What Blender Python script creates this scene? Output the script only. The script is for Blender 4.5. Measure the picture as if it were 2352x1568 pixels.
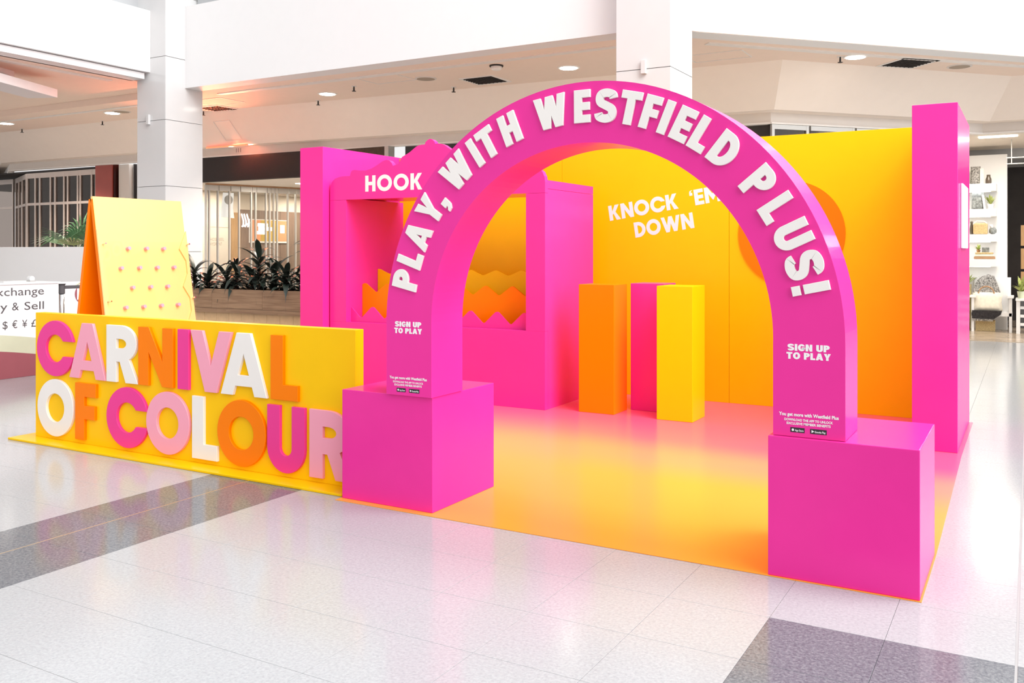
import bpy, bmesh, math, random
from mathutils import Vector, Matrix
rnd = random.Random(7)
PI = math.pi
scene = bpy.context.scene
for o in list(bpy.data.objects):
    bpy.data.objects.remove(o)
C = scene.collection

# ------------------------------------------------------------------ camera
YAW = math.radians(29.67)
CAM_H = 1.5
cam_d = bpy.data.cameras.new('camera')
cam_d.sensor_fit = 'HORIZONTAL'
cam_d.sensor_width = 36.0
cam_d.lens = 36.0 * 2092.0 / 2352.0
cam_d.shift_y = -208.0 / 2352.0
cam_d.clip_end = 200
cam = bpy.data.objects.new('camera', cam_d)
cam.location = (0, 0, CAM_H)
cam.rotation_euler = (PI / 2, 0, YAW)
C.objects.link(cam)
scene.camera = cam

# ------------------------------------------------------------------ world, daylight, exposure
world = bpy.data.worlds.new('mall_daylight')
scene.world = world
world.use_nodes = True
wb = world.node_tree.nodes['Background']
wb.inputs['Color'].default_value = (1.0, 1.0, 1.0, 1)
wb.inputs['Strength'].default_value = 0.85

fill_d = bpy.data.lights.new('stand_fill', 'AREA')      # unseen area lamp added above the stand, brightening its back wall
fill_d.shape = 'RECTANGLE'
fill_d.size, fill_d.size_y = 6.0, 3.6
fill_d.energy = 700
fill_d.color = (1, 0.985, 0.965)
fill_lamp = bpy.data.objects.new('stand_fill', fill_d)
fill_lamp.location = (1.2, 5.4, 8.6)
fill_lamp.rotation_euler = (0, math.radians(18), 0)
C.objects.link(fill_lamp)
sun_d = bpy.data.lights.new('roof_daylight', 'SUN')       # diffuse daylight through the roof glass, from the right
sun_d.energy = 3.6
sun_d.angle = math.radians(75)
sun = bpy.data.objects.new('roof_daylight', sun_d)
sun.location = (8, 2, 14)
sun.rotation_euler = Vector((-0.84, 0.07, -0.52)).to_track_quat('-Z', 'Y').to_euler()
C.objects.link(sun)

vs = scene.view_settings
vs.view_transform = 'Standard'
try:
    vs.look = 'None'
except Exception:
    pass
vs.gamma = 1.0
vs.use_curve_mapping = False
vs.exposure = 0.12

# ------------------------------------------------------------------ materials
M = {}

def lin(h):
    h = h.lstrip('#')
    out = []
    for i in (0, 2, 4):
        c = int(h[i:i + 2], 16) / 255
        out.append(c / 12.92 if c <= 0.04045 else ((c + 0.055) / 1.055) ** 2.4)
    return tuple(out)

def mat(name, col, rough=0.5, spec=0.5, metal=0.0, var=0.03, scale=6.0, emit=None, estr=0.0, coat=0.0, bump=0.0, bscale=60):
    m = bpy.data.materials.new(name)
    m.use_nodes = True
    nt = m.node_tree
    b = nt.nodes['Principled BSDF']
    if isinstance(col, str):
        col = lin(col)
    b.inputs['Roughness'].default_value = rough
    b.inputs['Specular IOR Level'].default_value = spec
    b.inputs['Metallic'].default_value = metal
    b.inputs['Coat Weight'].default_value = coat
    b.inputs['Coat Roughness'].default_value = 0.08
    tc = nt.nodes.new('ShaderNodeTexCoord')
    n = nt.nodes.new('ShaderNodeTexNoise')
    n.inputs['Scale'].default_value = scale
    n.inputs['Detail'].default_value = 4
    nt.links.new(tc.outputs['Object'], n.inputs['Vector'])
    r = nt.nodes.new('ShaderNodeValToRGB')
    r.color_ramp.elements[0].position = 0.3
    r.color_ramp.elements[1].position = 0.7
    r.color_ramp.elements[0].color = tuple(c * (1 - var) for c in col) + (1,)
    r.color_ramp.elements[1].color = tuple(min(1, c * (1 + var)) for c in col) + (1,)
    nt.links.new(n.outputs['Fac'], r.inputs['Fac'])
    nt.links.new(r.outputs['Color'], b.inputs['Base Color'])
    if emit is not None:
        b.inputs['Emission Color'].default_value = (lin(emit) if isinstance(emit, str) else emit) + (1,)
        b.inputs['Emission Strength'].default_value = estr
    if bump > 0:
        n2 = nt.nodes.new('ShaderNodeTexNoise')
        n2.inputs['Scale'].default_value = bscale
        nt.links.new(tc.outputs['Object'], n2.inputs['Vector'])
        bp = nt.nodes.new('ShaderNodeBump')
        bp.inputs['Strength'].default_value = bump
        bp.inputs['Distance'].default_value = 0.01
        nt.links.new(n2.outputs['Fac'], bp.inputs['Height'])
        nt.links.new(bp.outputs['Normal'], b.inputs['Normal'])
    M[name] = m
    return m

def terrazzo(name, base, dark, light, rough):
    m = bpy.data.materials.new(name)
    m.use_nodes = True
    nt = m.node_tree
    b = nt.nodes['Principled BSDF']
    b.inputs['Roughness'].default_value = rough
    b.inputs['Specular IOR Level'].default_value = 0.27
    g = nt.nodes.new('ShaderNodeNewGeometry')
    n1 = nt.nodes.new('ShaderNodeTexNoise')
    n1.inputs['Scale'].default_value = 75
    n1.inputs['Detail'].default_value = 3
    n1.inputs['Roughness'].default_value = 0.7
    n2 = nt.nodes.new('ShaderNodeTexVoronoi')
    n2.inputs['Scale'].default_value = 120
    n3 = nt.nodes.new('ShaderNodeTexNoise')
    n3.inputs['Scale'].default_value = 1.3
    for n in (n1, n2, n3):
        nt.links.new(g.outputs['Position'], n.inputs['Vector'])
    r1 = nt.nodes.new('ShaderNodeValToRGB')
    e = r1.color_ramp.elements
    e[0].position, e[1].position = 0.30, 0.68
    e[0].color, e[1].color = dark + (1,), light + (1,)
    k = r1.color_ramp.elements.new(0.48)
    k.color = base + (1,)
    nt.links.new(n1.outputs['Fac'], r1.inputs['Fac'])
    r2 = nt.nodes.new('ShaderNodeValToRGB')
    r2.color_ramp.elements[0].color = dark + (1,)
    r2.color_ramp.elements[1].color = light + (1,)
    nt.links.new(n2.outputs['Color'], r2.inputs['Fac'])
    mx = nt.nodes.new('ShaderNodeMixRGB')
    mx.inputs['Fac'].default_value = 0.3
    nt.links.new(r1.outputs['Color'], mx.inputs['Color1'])
    nt.links.new(r2.outputs['Color'], mx.inputs['Color2'])
    nt.links.new(mx.outputs['Color'], b.inputs['Base Color'])
    M[name] = m

def glassmat(name, tint, refl=0.12, fres=0.8):
    m = bpy.data.materials.new(name)
    m.use_nodes = True
    nt = m.node_tree
    nt.nodes.remove(nt.nodes['Principled BSDF'])
    t = nt.nodes.new('ShaderNodeBsdfTransparent')
    t.inputs['Color'].default_value = tint + (1,)
    gl = nt.nodes.new('ShaderNodeBsdfGlossy')
    gl.inputs['Roughness'].default_value = 0.02
    lw = nt.nodes.new('ShaderNodeFresnel')
    lw.inputs['IOR'].default_value = 1.45
    mr = nt.nodes.new('ShaderNodeMath')
    mr.operation = 'MULTIPLY_ADD'
    mr.inputs[1].default_value = fres
    mr.inputs[2].default_value = refl * 0.4
    nt.links.new(lw.outputs['Fac'], mr.inputs[0])
    mx = nt.nodes.new('ShaderNodeMixShader')
    nt.links.new(mr.outputs[0], mx.inputs['Fac'])
    nt.links.new(t.outputs[0], mx.inputs[1])
    nt.links.new(gl.outputs[0], mx.inputs[2])
    nt.links.new(mx.outputs[0], nt.nodes['Material Output'].inputs['Surface'])
    M[name] = m

def woodmat(name, c1, c2, axis_scale=(1.5, 20, 30), rough=0.45):
    m = bpy.data.materials.new(name)
    m.use_nodes = True
    nt = m.node_tree
    b = nt.nodes['Principled BSDF']
    b.inputs['Roughness'].default_value = rough
    tc = nt.nodes.new('ShaderNodeNewGeometry')
    mp = nt.nodes.new('ShaderNodeMapping')
    mp.inputs['Scale'].default_value = axis_scale
    n = nt.nodes.new('ShaderNodeTexNoise')
    n.inputs['Scale'].default_value = 2.0
    n.inputs['Detail'].default_value = 6
    n.inputs['Distortion'].default_value = 0.4
    oi = nt.nodes.new('ShaderNodeObjectInfo')
    ad = nt.nodes.new('ShaderNodeVectorMath')
    cmb = nt.nodes.new('ShaderNodeCombineXYZ')
    mu = nt.nodes.new('ShaderNodeMath')
    mu.operation = 'MULTIPLY'
    mu.inputs[1].default_value = 9.0
    nt.links.new(oi.outputs['Random'], mu.inputs[0])
    nt.links.new(mu.outputs[0], cmb.inputs[0])
    nt.links.new(tc.outputs['Position'], ad.inputs[0])
    nt.links.new(cmb.outputs[0], ad.inputs[1])
    nt.links.new(ad.outputs[0], mp.inputs['Vector'])
    nt.links.new(mp.outputs[0], n.inputs['Vector'])
    r = nt.nodes.new('ShaderNodeValToRGB')
    r.color_ramp.elements[0].position = 0.3
    r.color_ramp.elements[1].position = 0.7
    r.color_ramp.elements[0].color = c1 + (1,)
    r.color_ramp.elements[1].color = c2 + (1,)
    nt.links.new(n.outputs['Fac'], r.inputs['Fac'])
    nt.links.new(r.outputs['Color'], b.inputs['Base Color'])
    M[name] = m

def vinylmat():
    m = bpy.data.materials.new('gradient_vinyl')
    m.use_nodes = True
    nt = m.node_tree
    b = nt.nodes['Principled BSDF']
    b.inputs['Roughness'].default_value = 0.24
    b.inputs['Specular IOR Level'].default_value = 0.6
    g = nt.nodes.new('ShaderNodeNewGeometry')
    s = nt.nodes.new('ShaderNodeSeparateXYZ')
    nt.links.new(g.outputs['Position'], s.inputs[0])
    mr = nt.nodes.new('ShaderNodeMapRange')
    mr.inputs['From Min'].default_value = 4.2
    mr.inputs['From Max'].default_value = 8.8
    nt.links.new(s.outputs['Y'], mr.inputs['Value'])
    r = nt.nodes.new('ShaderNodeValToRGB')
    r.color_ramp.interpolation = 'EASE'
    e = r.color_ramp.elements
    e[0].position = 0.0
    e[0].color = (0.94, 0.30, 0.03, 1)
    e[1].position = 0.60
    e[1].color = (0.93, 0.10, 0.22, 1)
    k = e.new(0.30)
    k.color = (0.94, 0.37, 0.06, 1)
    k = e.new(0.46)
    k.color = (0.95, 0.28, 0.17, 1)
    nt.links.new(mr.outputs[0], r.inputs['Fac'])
    mr2 = nt.nodes.new('ShaderNodeMapRange')  # yellower to the left: the yellow wall's reflection painted into the print
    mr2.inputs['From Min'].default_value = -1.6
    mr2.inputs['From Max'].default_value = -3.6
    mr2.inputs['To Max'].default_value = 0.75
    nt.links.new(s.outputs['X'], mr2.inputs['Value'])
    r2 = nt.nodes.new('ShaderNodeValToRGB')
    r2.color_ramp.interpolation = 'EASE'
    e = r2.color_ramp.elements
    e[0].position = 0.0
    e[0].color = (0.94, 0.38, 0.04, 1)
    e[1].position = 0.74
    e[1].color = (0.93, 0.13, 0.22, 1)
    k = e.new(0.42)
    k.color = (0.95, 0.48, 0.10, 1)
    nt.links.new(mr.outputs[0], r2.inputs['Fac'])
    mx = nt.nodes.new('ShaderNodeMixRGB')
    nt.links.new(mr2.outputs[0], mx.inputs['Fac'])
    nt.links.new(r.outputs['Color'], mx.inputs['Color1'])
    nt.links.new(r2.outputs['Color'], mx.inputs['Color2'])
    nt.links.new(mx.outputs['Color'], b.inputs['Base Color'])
    M['vinyl'] = m

PINK = (0.80, 0.030, 0.31)
mat('pink', PINK, 0.22, 0.25, var=0.015)
mat('magenta', (0.82, 0.045, 0.29), 0.35, 0.25, var=0.01)
mat('yellow', (0.96, 0.555, 0.003), 0.27, 0.13, var=0.012)
mat('yellow_lit', (0.96, 0.60, 0.22), 0.25, 0.4, var=0.008)  # the yellow paint made paler, bright light and sheen put into its colour
mat('orange', (0.95, 0.21, 0.0), 0.3, 0.15, var=0.012)
mat('rose', (0.88, 0.36, 0.48), 0.4, 0.25, var=0.01)
mat('offwhite', (0.84, 0.80, 0.77), 0.45, 0.25, var=0.01)
mat('print_white', (0.86, 0.84, 0.84), 0.5, 0.3, var=0.0)
mat('wall_white', (0.80, 0.80, 0.80), 0.55, 0.3, var=0.006)
mat('panel_white', (0.63, 0.63, 0.63), 0.12, 0.5, var=0.008)
mat('hoard_white', (0.93, 0.93, 0.93), 0.5, 0.3, var=0.005)
mat('joint_grey', (0.35, 0.35, 0.35), 0.7, 0.2)
mat('ceiling_paint', (0.88, 0.71, 0.60), 0.7, 0.2, var=0.01)
mat('slope_paint', (0.88, 0.77, 0.68), 0.65, 0.25, var=0.01)
mat('fascia_paint', (0.72, 0.66, 0.61), 0.55, 0.3, var=0.01)
mat('trim_light', (0.82, 0.78, 0.74), 0.45, 0.3)
mat('charcoal', (0.026, 0.020, 0.020), 0.5, 0.3)
mat('dark_brown', (0.07, 0.045, 0.03), 0.6, 0.3, var=0.2, scale=25)
mat('black', (0.02, 0.02, 0.022), 0.4, 0.4)
mat('dark_grey', (0.09, 0.09, 0.095), 0.45, 0.4)
mat('text_grey', (0.10, 0.10, 0.105), 0.5, 0.3)
mat('chrome', (0.72, 0.72, 0.74), 0.16, 0.5, metal=1.0)
mat('alu', (0.47, 0.46, 0.44), 0.4, 0.5, metal=0.3)
mat('champagne_alu', (0.66, 0.55, 0.49), 0.38, 0.5, metal=0.4)
mat('grout', (0.33, 0.335, 0.34), 0.8, 0.2)
mat('brass', (0.75, 0.58, 0.38), 0.3, 0.5, metal=0.7)
mat('shop_dark', (0.055, 0.048, 0.046), 0.7, 0.2, var=0.2, scale=2)
mat('shop_cream', (0.80, 0.72, 0.62), 0.6, 0.3)
mat('red_panel', (0.36, 0.075, 0.06), 0.4, 0.4)
mat('maroon', (0.33, 0.10, 0.12), 0.5, 0.3)
mat('sage', (0.60, 0.64, 0.47), 0.5, 0.3)
mat('leaf_dark', (0.018, 0.030, 0.022), 0.38, 0.5, var=0.3, scale=9)
mat('leaf_dark_b', (0.032, 0.045, 0.036), 0.38, 0.5, var=0.3, scale=9)
mat('leaf_palm', (0.05, 0.14, 0.06), 0.4, 0.5, var=0.3, scale=9)
mat('leaf_palm_b', (0.20, 0.25, 0.08), 0.45, 0.5, var=0.3, scale=9)
mat('leaf_lime', (0.36, 0.42, 0.12), 0.5, 0.4, var=0.3, scale=30)
mat('stem_brown', (0.12, 0.06, 0.04), 0.6, 0.3)
mat('soil', (0.03, 0.022, 0.018), 0.9, 0.1, var=0.3, scale=40)
mat('tan_tile', (0.78, 0.54, 0.29), 0.45, 0.4, var=0.06, scale=14)
mat('grey_board', (0.62, 0.62, 0.62), 0.5, 0.3)
mat('cushion_black', (0.035, 0.032, 0.034), 0.8, 0.2, var=0.4, scale=40)
mat('cushion_pattern', (0.30, 0.29, 0.28), 0.8, 0.2, var=0.9, scale=45)
mat('grey_fabric', (0.25, 0.27, 0.27), 0.8, 0.2, var=0.5, scale=25)
mat('linen', (0.78, 0.73, 0.62), 0.8, 0.2, var=0.08, scale=20)
mat('straw', (0.55, 0.42, 0.22), 0.75, 0.2, var=0.25, scale=50)
mat('cane', (0.38, 0.22, 0.12), 0.5, 0.4, var=0.1)
mat('vase_brown', (0.10, 0.075, 0.055), 0.3, 0.5)
mat('terracotta', (0.45, 0.25, 0.12), 0.6, 0.3)
mat('screen_ochre', (0.50, 0.32, 0.06), 0.5, 0.3, var=0.05, emit=(0.55, 0.34, 0.05), estr=0.25)
mat('screen_coral', (0.70, 0.30, 0.15), 0.5, 0.3, emit=(0.7, 0.3, 0.14), estr=0.25)
mat('lamp_white', (0.9, 0.9, 0.9), 0.5, 0.3, emit=(1.0, 0.93, 0.84), estr=14.0)
mat('lamp_tube', (0.9, 0.9, 0.9), 0.5, 0.3, emit=(1.0, 0.97, 0.93), estr=5.0)
mat('lamp_red', (0.9, 0.2, 0.1), 0.5, 0.3, emit=(1.0, 0.16, 0.07), estr=1.6)
mat('neon_white', (0.9, 0.9, 0.9), 0.5, 0.3, emit=(1.0, 0.97, 1.0), estr=2.2)
mat('poster_white', (0.85, 0.85, 0.85), 0.5, 0.3, emit=(1, 1, 1), estr=0.5)
mat('vent_dark', (0.035, 0.03, 0.028), 0.6, 0.3)
mat('speaker_grille', (0.38, 0.30, 0.23), 0.6, 0.3)
mat('upper_grey', (0.42, 0.43, 0.44), 0.5, 0.3)
mat('shop_floor', (0.42, 0.34, 0.26), 0.2, 0.5, var=0.2, scale=3)
terrazzo('terrazzo_light', (0.37, 0.382, 0.396), (0.305, 0.315, 0.326), (0.425, 0.439, 0.455), 0.14)
terrazzo('terrazzo_dark', (0.13, 0.143, 0.165), (0.07, 0.078, 0.095), (0.24, 0.255, 0.27), 0.12)
glassmat('glass', (0.93, 0.94, 0.93))
glassmat('glass_smoke', (0.60, 0.55, 0.52), 0.02, 0.2)
glassmat('acrylic', (1.0, 1.0, 0.99), 0.0, 0.3)
woodmat('wood_planter', (0.24, 0.135, 0.07), (0.40, 0.25, 0.14), (1.2, 14, 26))
woodmat('wood_wall', (0.18, 0.115, 0.085), (0.28, 0.19, 0.145), (14, 14, 1.2))
woodmat('wood_orange', (0.42, 0.24, 0.10), (0.56, 0.34, 0.16), (14, 14, 1.2))
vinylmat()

# ------------------------------------------------------------------ mesh helpers
def link(o):
    C.objects.link(o)
    return o

def tag(o, label=None, cat=None, group=None, kind=None):
    if label:
        o['label'] = label
    if cat:
        o['category'] = cat
    if group:
        o['group'] = group
    if kind:
        o['kind'] = kind
    return o

def thing(name, loc, label, cat, group=None, kind=None):
    o = bpy.data.objects.new(name, None)
    o.empty_display_size = 0.1
    o.location = loc
    link(o)
    return tag(o, label, cat, group, kind)

class MB:
    """collects world-space shapes, then makes one mesh object"""
    def __init__(s):
        s.v, s.f = [], []
    def add(s, vs_, fs_):
        n = len(s.v)
        s.v += [tuple(p) for p in vs_]
        s.f += [tuple(i + n for i in f) for f in fs_]
        return s
    def box(s, x0, x1, y0, y1, z0, z1):
        return s.add([(x0, y0, z0), (x1, y0, z0), (x1, y1, z0), (x0, y1, z0), (x0, y0, z1), (x1, y0, z1), (x1, y1, z1), (x0, y1, z1)],
                     [(0, 3, 2, 1), (4, 5, 6, 7), (0, 1, 5, 4), (1, 2, 6, 5), (2, 3, 7, 6), (3, 0, 4, 7)])
    def prism(s, pts, a, b):
        """pts: list of 3D points of a planar loop; a,b offsets (vectors) for the two caps"""
        n = len(pts)
        a, b = Vector(a), Vector(b)
        P = [Vector(p) for p in pts]
        return s.add([p + a for p in P] + [p + b for p in P],
                     [tuple(range(n - 1, -1, -1)), tuple(range(n, 2 * n))] + [(i, (i + 1) % n, n + (i + 1) % n, n + i) for i in range(n)])
    def quad(s, a, b, c, d_):
        return s.add([a, b, c, d_], [(0, 1, 2, 3)])
    def beam(s, p, q, w, h, up=(0, 0, 1)):
        p, q = Vector(p), Vector(q)
        t = (q - p).normalized()
        up = Vector(up)
        sd = t.cross(up).normalized()
        u = sd.cross(t).normalized()
        r = [(-w / 2, -h / 2), (w / 2, -h / 2), (w / 2, h / 2), (-w / 2, h / 2)]
        vs_ = [p + sd * a + u * b for a, b in r] + [q + sd * a + u * b for a, b in r]
        return s.add(vs_, [(3, 2, 1, 0), (4, 5, 6, 7), (0, 1, 5, 4), (1, 2, 6, 5), (2, 3, 7, 6), (3, 0, 4, 7)])
    def lathe(s, c, prof, n=20, axis='z'):
        c = Vector(c)
        vs_, fs_ = [], []
        for r, z in prof:
            for i in range(n):
                t = 2 * PI * i / n
                p = (r * math.cos(t), r * math.sin(t), z)
                if axis == 'y':
                    p = (p[0], p[2], p[1])
                elif axis == 'x':
                    p = (p[2], p[0], p[1])
                vs_.append(c + Vector(p))
        m = len(prof)
        for j in range(m - 1):
            for i in range(n):
                a, b = j * n + i, j * n + (i + 1) % n
                fs_.append((a, b, b + n, a + n))
        fs_.append(tuple(range(n - 1, -1, -1)))
        fs_.append(tuple(range((m - 1) * n, m * n)))
        return s.add(vs_, fs_)
    def tube(s, pts, r, n=8):
        P = [Vector(p) for p in pts]
        k = len(P)
        vs_, fs_ = [], []
        for i, p in enumerate(P):
            t = (P[min(i + 1, k - 1)] - P[max(i - 1, 0)]).normalized()
            ref = Vector((0, 0, 1)) if abs(t.z) < 0.9 else Vector((1, 0, 0))
            a = t.cross(ref).normalized()
            b = t.cross(a).normalized()
            rr = r[i] if isinstance(r, (list, tuple)) else r
            for j in range(n):
                w = 2 * PI * j / n
                vs_.append(p + a * (rr * math.cos(w)) + b * (rr * math.sin(w)))
        for i in range(k - 1):
            for j in range(n):
                u, v = i * n + j, i * n + (j + 1) % n
                fs_.append((u, v, v + n, u + n))
        fs_.append(tuple(range(n - 1, -1, -1)))
        fs_.append(tuple(range((k - 1) * n, k * n)))
        return s.add(vs_, fs_)
    def build(s, name, m, parent=None, bevel=0.0, smooth=False, origin=None):
        if parent is not None:
            off = Vector(parent.location)
            q = parent.parent
            while q is not None:
                off += Vector(q.location)
                q = q.parent
            loc = Vector((0, 0, 0))
        else:
            if origin is None:
                xs = [p[0] for p in s.v]; ys = [p[1] for p in s.v]; zs = [p[2] for p in s.v]
                origin = ((min(xs) + max(xs)) / 2, (min(ys) + max(ys)) / 2, min(zs))
            off = Vector(origin)
            loc = off
        me = bpy.data.meshes.new(name)
        me.from_pydata([Vector(p) - off for p in s.v], [], s.f)
        bm = bmesh.new()
        bm.from_mesh(me)
        bmesh.ops.recalc_face_normals(bm, faces=bm.faces)
        if bevel > 0:
            es = [e for e in bm.edges if len(e.link_faces) == 2 and e.calc_face_angle(0) > 0.6]
            bmesh.ops.bevel(bm, geom=es, offset=bevel, segments=2, affect='EDGES', profile=0.6)
        bm.to_mesh(me)
        bm.free()
        if smooth:
            for p in me.polygons:
                p.use_smooth = True
        me.materials.append(M[m])
        o = bpy.data.objects.new(name, me)
        o.location = loc
        link(o)
        if parent is not None:
            o.parent = parent
        return o

def struct(name, mb, m, label=None, parent=None, **k):
    o = mb.build(name, m, parent, **k)
    if parent is None:
        o['kind'] = 'structure'
        if label:
            o['label'] = label
    return o

def copytree(o, dloc, parent=None):
    c = o.copy()
    link(c)
    c.parent = parent
    if parent is None:
        c.location = Vector(o.location) + Vector(dloc)
    for ch in o.children:
        copytree(ch, dloc, c)
    return c

# ------------------------------------------------------------------ lettering (own outlines, cap height 1)
def arc(cx, cy, rx, ry, a0, a1, n=18):
    return [(cx + rx * math.cos(math.radians(a0 + (a1 - a0) * i / n)), cy + ry * math.sin(math.radians(a0 + (a1 - a0) * i / n))) for i in range(n + 1)]

def catmull(P, n=6):
    out = []
    for i in range(len(P) - 1):
        p0 = P[max(i - 1, 0)]; p1 = P[i]; p2 = P[i + 1]; p3 = P[min(i + 2, len(P) - 1)]
        for j in range(n):
            t = j / n
            out.append(tuple(0.5 * ((2 * p1[k]) + (-p0[k] + p2[k]) * t + (2 * p0[k] - 5 * p1[k] + 4 * p2[k] - p3[k]) * t * t + (-p0[k] + 3 * p1[k] - 3 * p2[k] + p3[k]) * t ** 3) for k in (0, 1)))
    out.append(P[-1])
    return out

def stroke(P, t):
    L, R_ = [], []
    for i, p in enumerate(P):
        a = P[max(i - 1, 0)]; b = P[min(i + 1, len(P) - 1)]
        dx, dy = b[0] - a[0], b[1] - a[1]
        l = math.hypot(dx, dy) or 1
        nx, ny = -dy / l, dx / l
        L.append((p[0] + nx * t / 2, p[1] + ny * t / 2)); R_.append((p[0] - nx * t / 2, p[1] - ny * t / 2))
    return ('strip', L, R_)

GEO = dict(C=1.0, A=0.98, R=0.80, N=0.86, I=0.27, V=0.94, L=0.56, O=1.05, F=0.58, U=0.76, H=0.74, K=0.80, E=0.60, M=1.02, D=0.82, W=1.36, P=0.72, T=0.66, S=0.66, Y=0.90, G=1.0)
CON = dict(P=0.64, L=0.52, A=0.80, Y=0.76, W=1.10, I=0.27, T=0.66, H=0.66, E=0.54, S=0.70, F=0.52, D=0.70, U=0.68, G=0.74, N=0.70, O=0.80, R=0.68)

def glyph(ch, W=GEO, t=0.26):
    """list of polygon groups; each group is [outer, hole...]; returns groups, width"""
    w = W.get(ch, 0.3)
    s = t * 1.08
    b = t * 0.92
    if ch == 'I':
        return [[[(0, 0), (t, 0), (t, 1), (0, 1)]]], t
    if ch == 'L':
        return [[[(0, 0), (w, 0), (w, b), (t, b), (t, 1), (0, 1)]]], w
    if ch == 'F':
        return [[[(0, 0), (t, 0), (t, .37), (w * .94, .37), (w * .94, .37 + b), (t, .37 + b), (t, 1 - b), (w, 1 - b), (w, 1), (0, 1)]]], w
    if ch == 'E':
        return [[[(0, 0), (w, 0), (w, b), (t, b), (t, .5 - b / 2), (w * .96, .5 - b / 2), (w * .96, .5 + b / 2), (t, .5 + b / 2), (t, 1 - b), (w, 1 - b), (w, 1), (0, 1)]]], w
    if ch == 'T':
        c = w / 2
        return [[[(c - t / 2, 0), (c + t / 2, 0), (c + t / 2, 1 - b), (w, 1 - b), (w, 1), (0, 1), (0, 1 - b), (c - t / 2, 1 - b)]]], w
    if ch == 'H':
        return [[[(0, 0), (t, 0), (t, .5 - b / 2), (w - t, .5 - b / 2), (w - t, 0), (w, 0), (w, 1), (w - t, 1), (w - t, .5 + b / 2), (t, .5 + b / 2), (t, 1), (0, 1)]]], w
    if ch == 'A':
        a = t * .56
        m = w / 2 - a
        s = t * 1.0
        zb, zt = .15, .15 + b * .74
        za = (w / 2 - s) / m
        return [[[(0, 0), (s, 0), (s + m * zb, zb), (w - s - m * zb, zb), (w - s, 0), (w, 0), (w / 2 + a, 1), (w / 2 - a, 1)], [(s + m * zt, zt), (w / 2, za), (w - s - m * zt, zt)]]], w
    if ch == 'V':
        a = t * .52
        m = w / 2 - a
        zi = 1 - (w / 2 - s) / m
        return [[[(0, 1), (w / 2 - a, 0), (w / 2 + a, 0), (w, 1), (w - s, 1), (w / 2, zi), (s, 1)]]], w
    if ch == 'W':
        s = t * 1.0
        w1 = (w + s) / 2
        a = t * .5
        m = w1 / 2 - a
        zi = 1 - (w1 / 2 - s) / m
        zo = 1 - (w1 - w / 2) / m
        q1, q2 = w1 / 2, w - w1 / 2
        return [[[(0, 1), (q1 - a, 0), (q1 + a, 0), (w / 2, zo), (q2 - a, 0), (q2 + a, 0), (w, 1), (w - s, 1), (q2, zi), (w1, 1), (w1 - s, 1), (q1, zi), (s, 1)]]], w
    if ch == 'Y':
        s = t * 1.14
        return [[[(0, 1), (w / 2 - t / 2, .40), (w / 2 - t / 2, 0), (w / 2 + t / 2, 0), (w / 2 + t / 2, .40), (w, 1), (w - s, 1), (w / 2, .63), (s, 1)]]], w
    if ch == 'N':
        return [[[(0, 0), (t, 0), (t, .58), (w - t * 1.02, 0), (w, 0), (w, 1), (w - t, 1), (w - t, .42), (t * 1.02, 1), (0, 1)]]], w
    if ch == 'M':
        return [[[(0, 0), (t, 0), (t, .56), (w / 2 - .02, .16), (w / 2 + .02, .16), (w - t, .56), (w - t, 0), (w, 0), (w, 1), (w - t * .95, 1), (w / 2, .55), (t * .95, 1), (0, 1)]]], w
    if ch == 'K':
        return [[[(0, 0), (t, 0), (t, .36), (t + .07, .44), (w - t * 1.22, 0), (w, 0), (w * .60, .54), (w * .97, 1), (w - t * 1.27, 1), (t, .58), (t, 1), (0, 1)]]], w
    if ch == 'O':
        return [[arc(w / 2, .5, w / 2, .515, 0, 360, 40)[:-1], arc(w / 2, .5, w / 2 - t, .515 - t, 0, 360, 40)[:-1]]], w
    if ch in 'CG':
        R1x, R1y = w * .52, .515
        R2x, R2y = R1x - t, R1y - t
        dz = .14
        a1 = math.degrees(math.asin(dz / R1y)); a2 = math.degrees(math.asin(dz / R2y))
        o = arc(R1x, .5, R1x, R1y, a1, 360 - a1, 36)
        i = arc(R1x, .5, R2x, R2y, a2, 360 - a2, 36)
        if ch == 'C':
            return [[o + i[::-1]]], w
        o = arc(R1x, .5, R1x, R1y, a1 + 8, 345, 36)
        i = arc(R1x, .5, R2x, R2y, a2 + 8, 330, 36)
        return [[o + i[::-1]], [[(R1x, .5 - .2), (R1x * 1.98, .5 - .2), (R1x * 1.98, .5 + .04), (R1x, .5 + .04)]]], w
    if ch == 'U':
        r = w / 2
        return [[[(0, 1)] + arc(r, r * .98, r, r, 180, 360, 20) + [(w, 1), (w - t, 1)] + arc(r, r * .98, r - t, r - t, 360, 180, 20) + [(t, 1)]]], w
    if ch == 'D':
        x0 = max(w * .34, t + .02)
        o = [(0, 0)] + arc(x0, .5, w - x0, .5, -90, 90, 22) + [(0, 1)]
        h = [(t, b)] + arc(x0, .5, w - x0 - t, .5 - b, -90, 90, 18) + [(t, 1 - b)]
        return [[o, h]], w
    if ch in 'PR':
        zb = .36
        zc, rz = (1 + zb) / 2, (1 - zb) / 2
        x0 = w * .46
        wb_ = w if ch == 'P' else w * .97
        h = [(t, zb + b)] + arc(x0, zc, wb_ - x0 - t, max(.03, rz - b), -90, 90, 14) + [(t, 1 - b)]
        if ch == 'P':
            o = [(0, 0), (t, 0), (t, zb)] + arc(x0, zc, wb_ - x0, rz, -90, 90, 20) + [(0, 1)]
        else:
            ar = arc(x0, zc, wb_ - x0, rz, -58, 90, 18)
            o = [(0, 0), (t, 0), (t, zb), (x0 - .02, zb), (w - t * 1.15, 0), (w * 1.02, 0)] + ar + [(0, 1)]
        return [[o, h]], w
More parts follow.
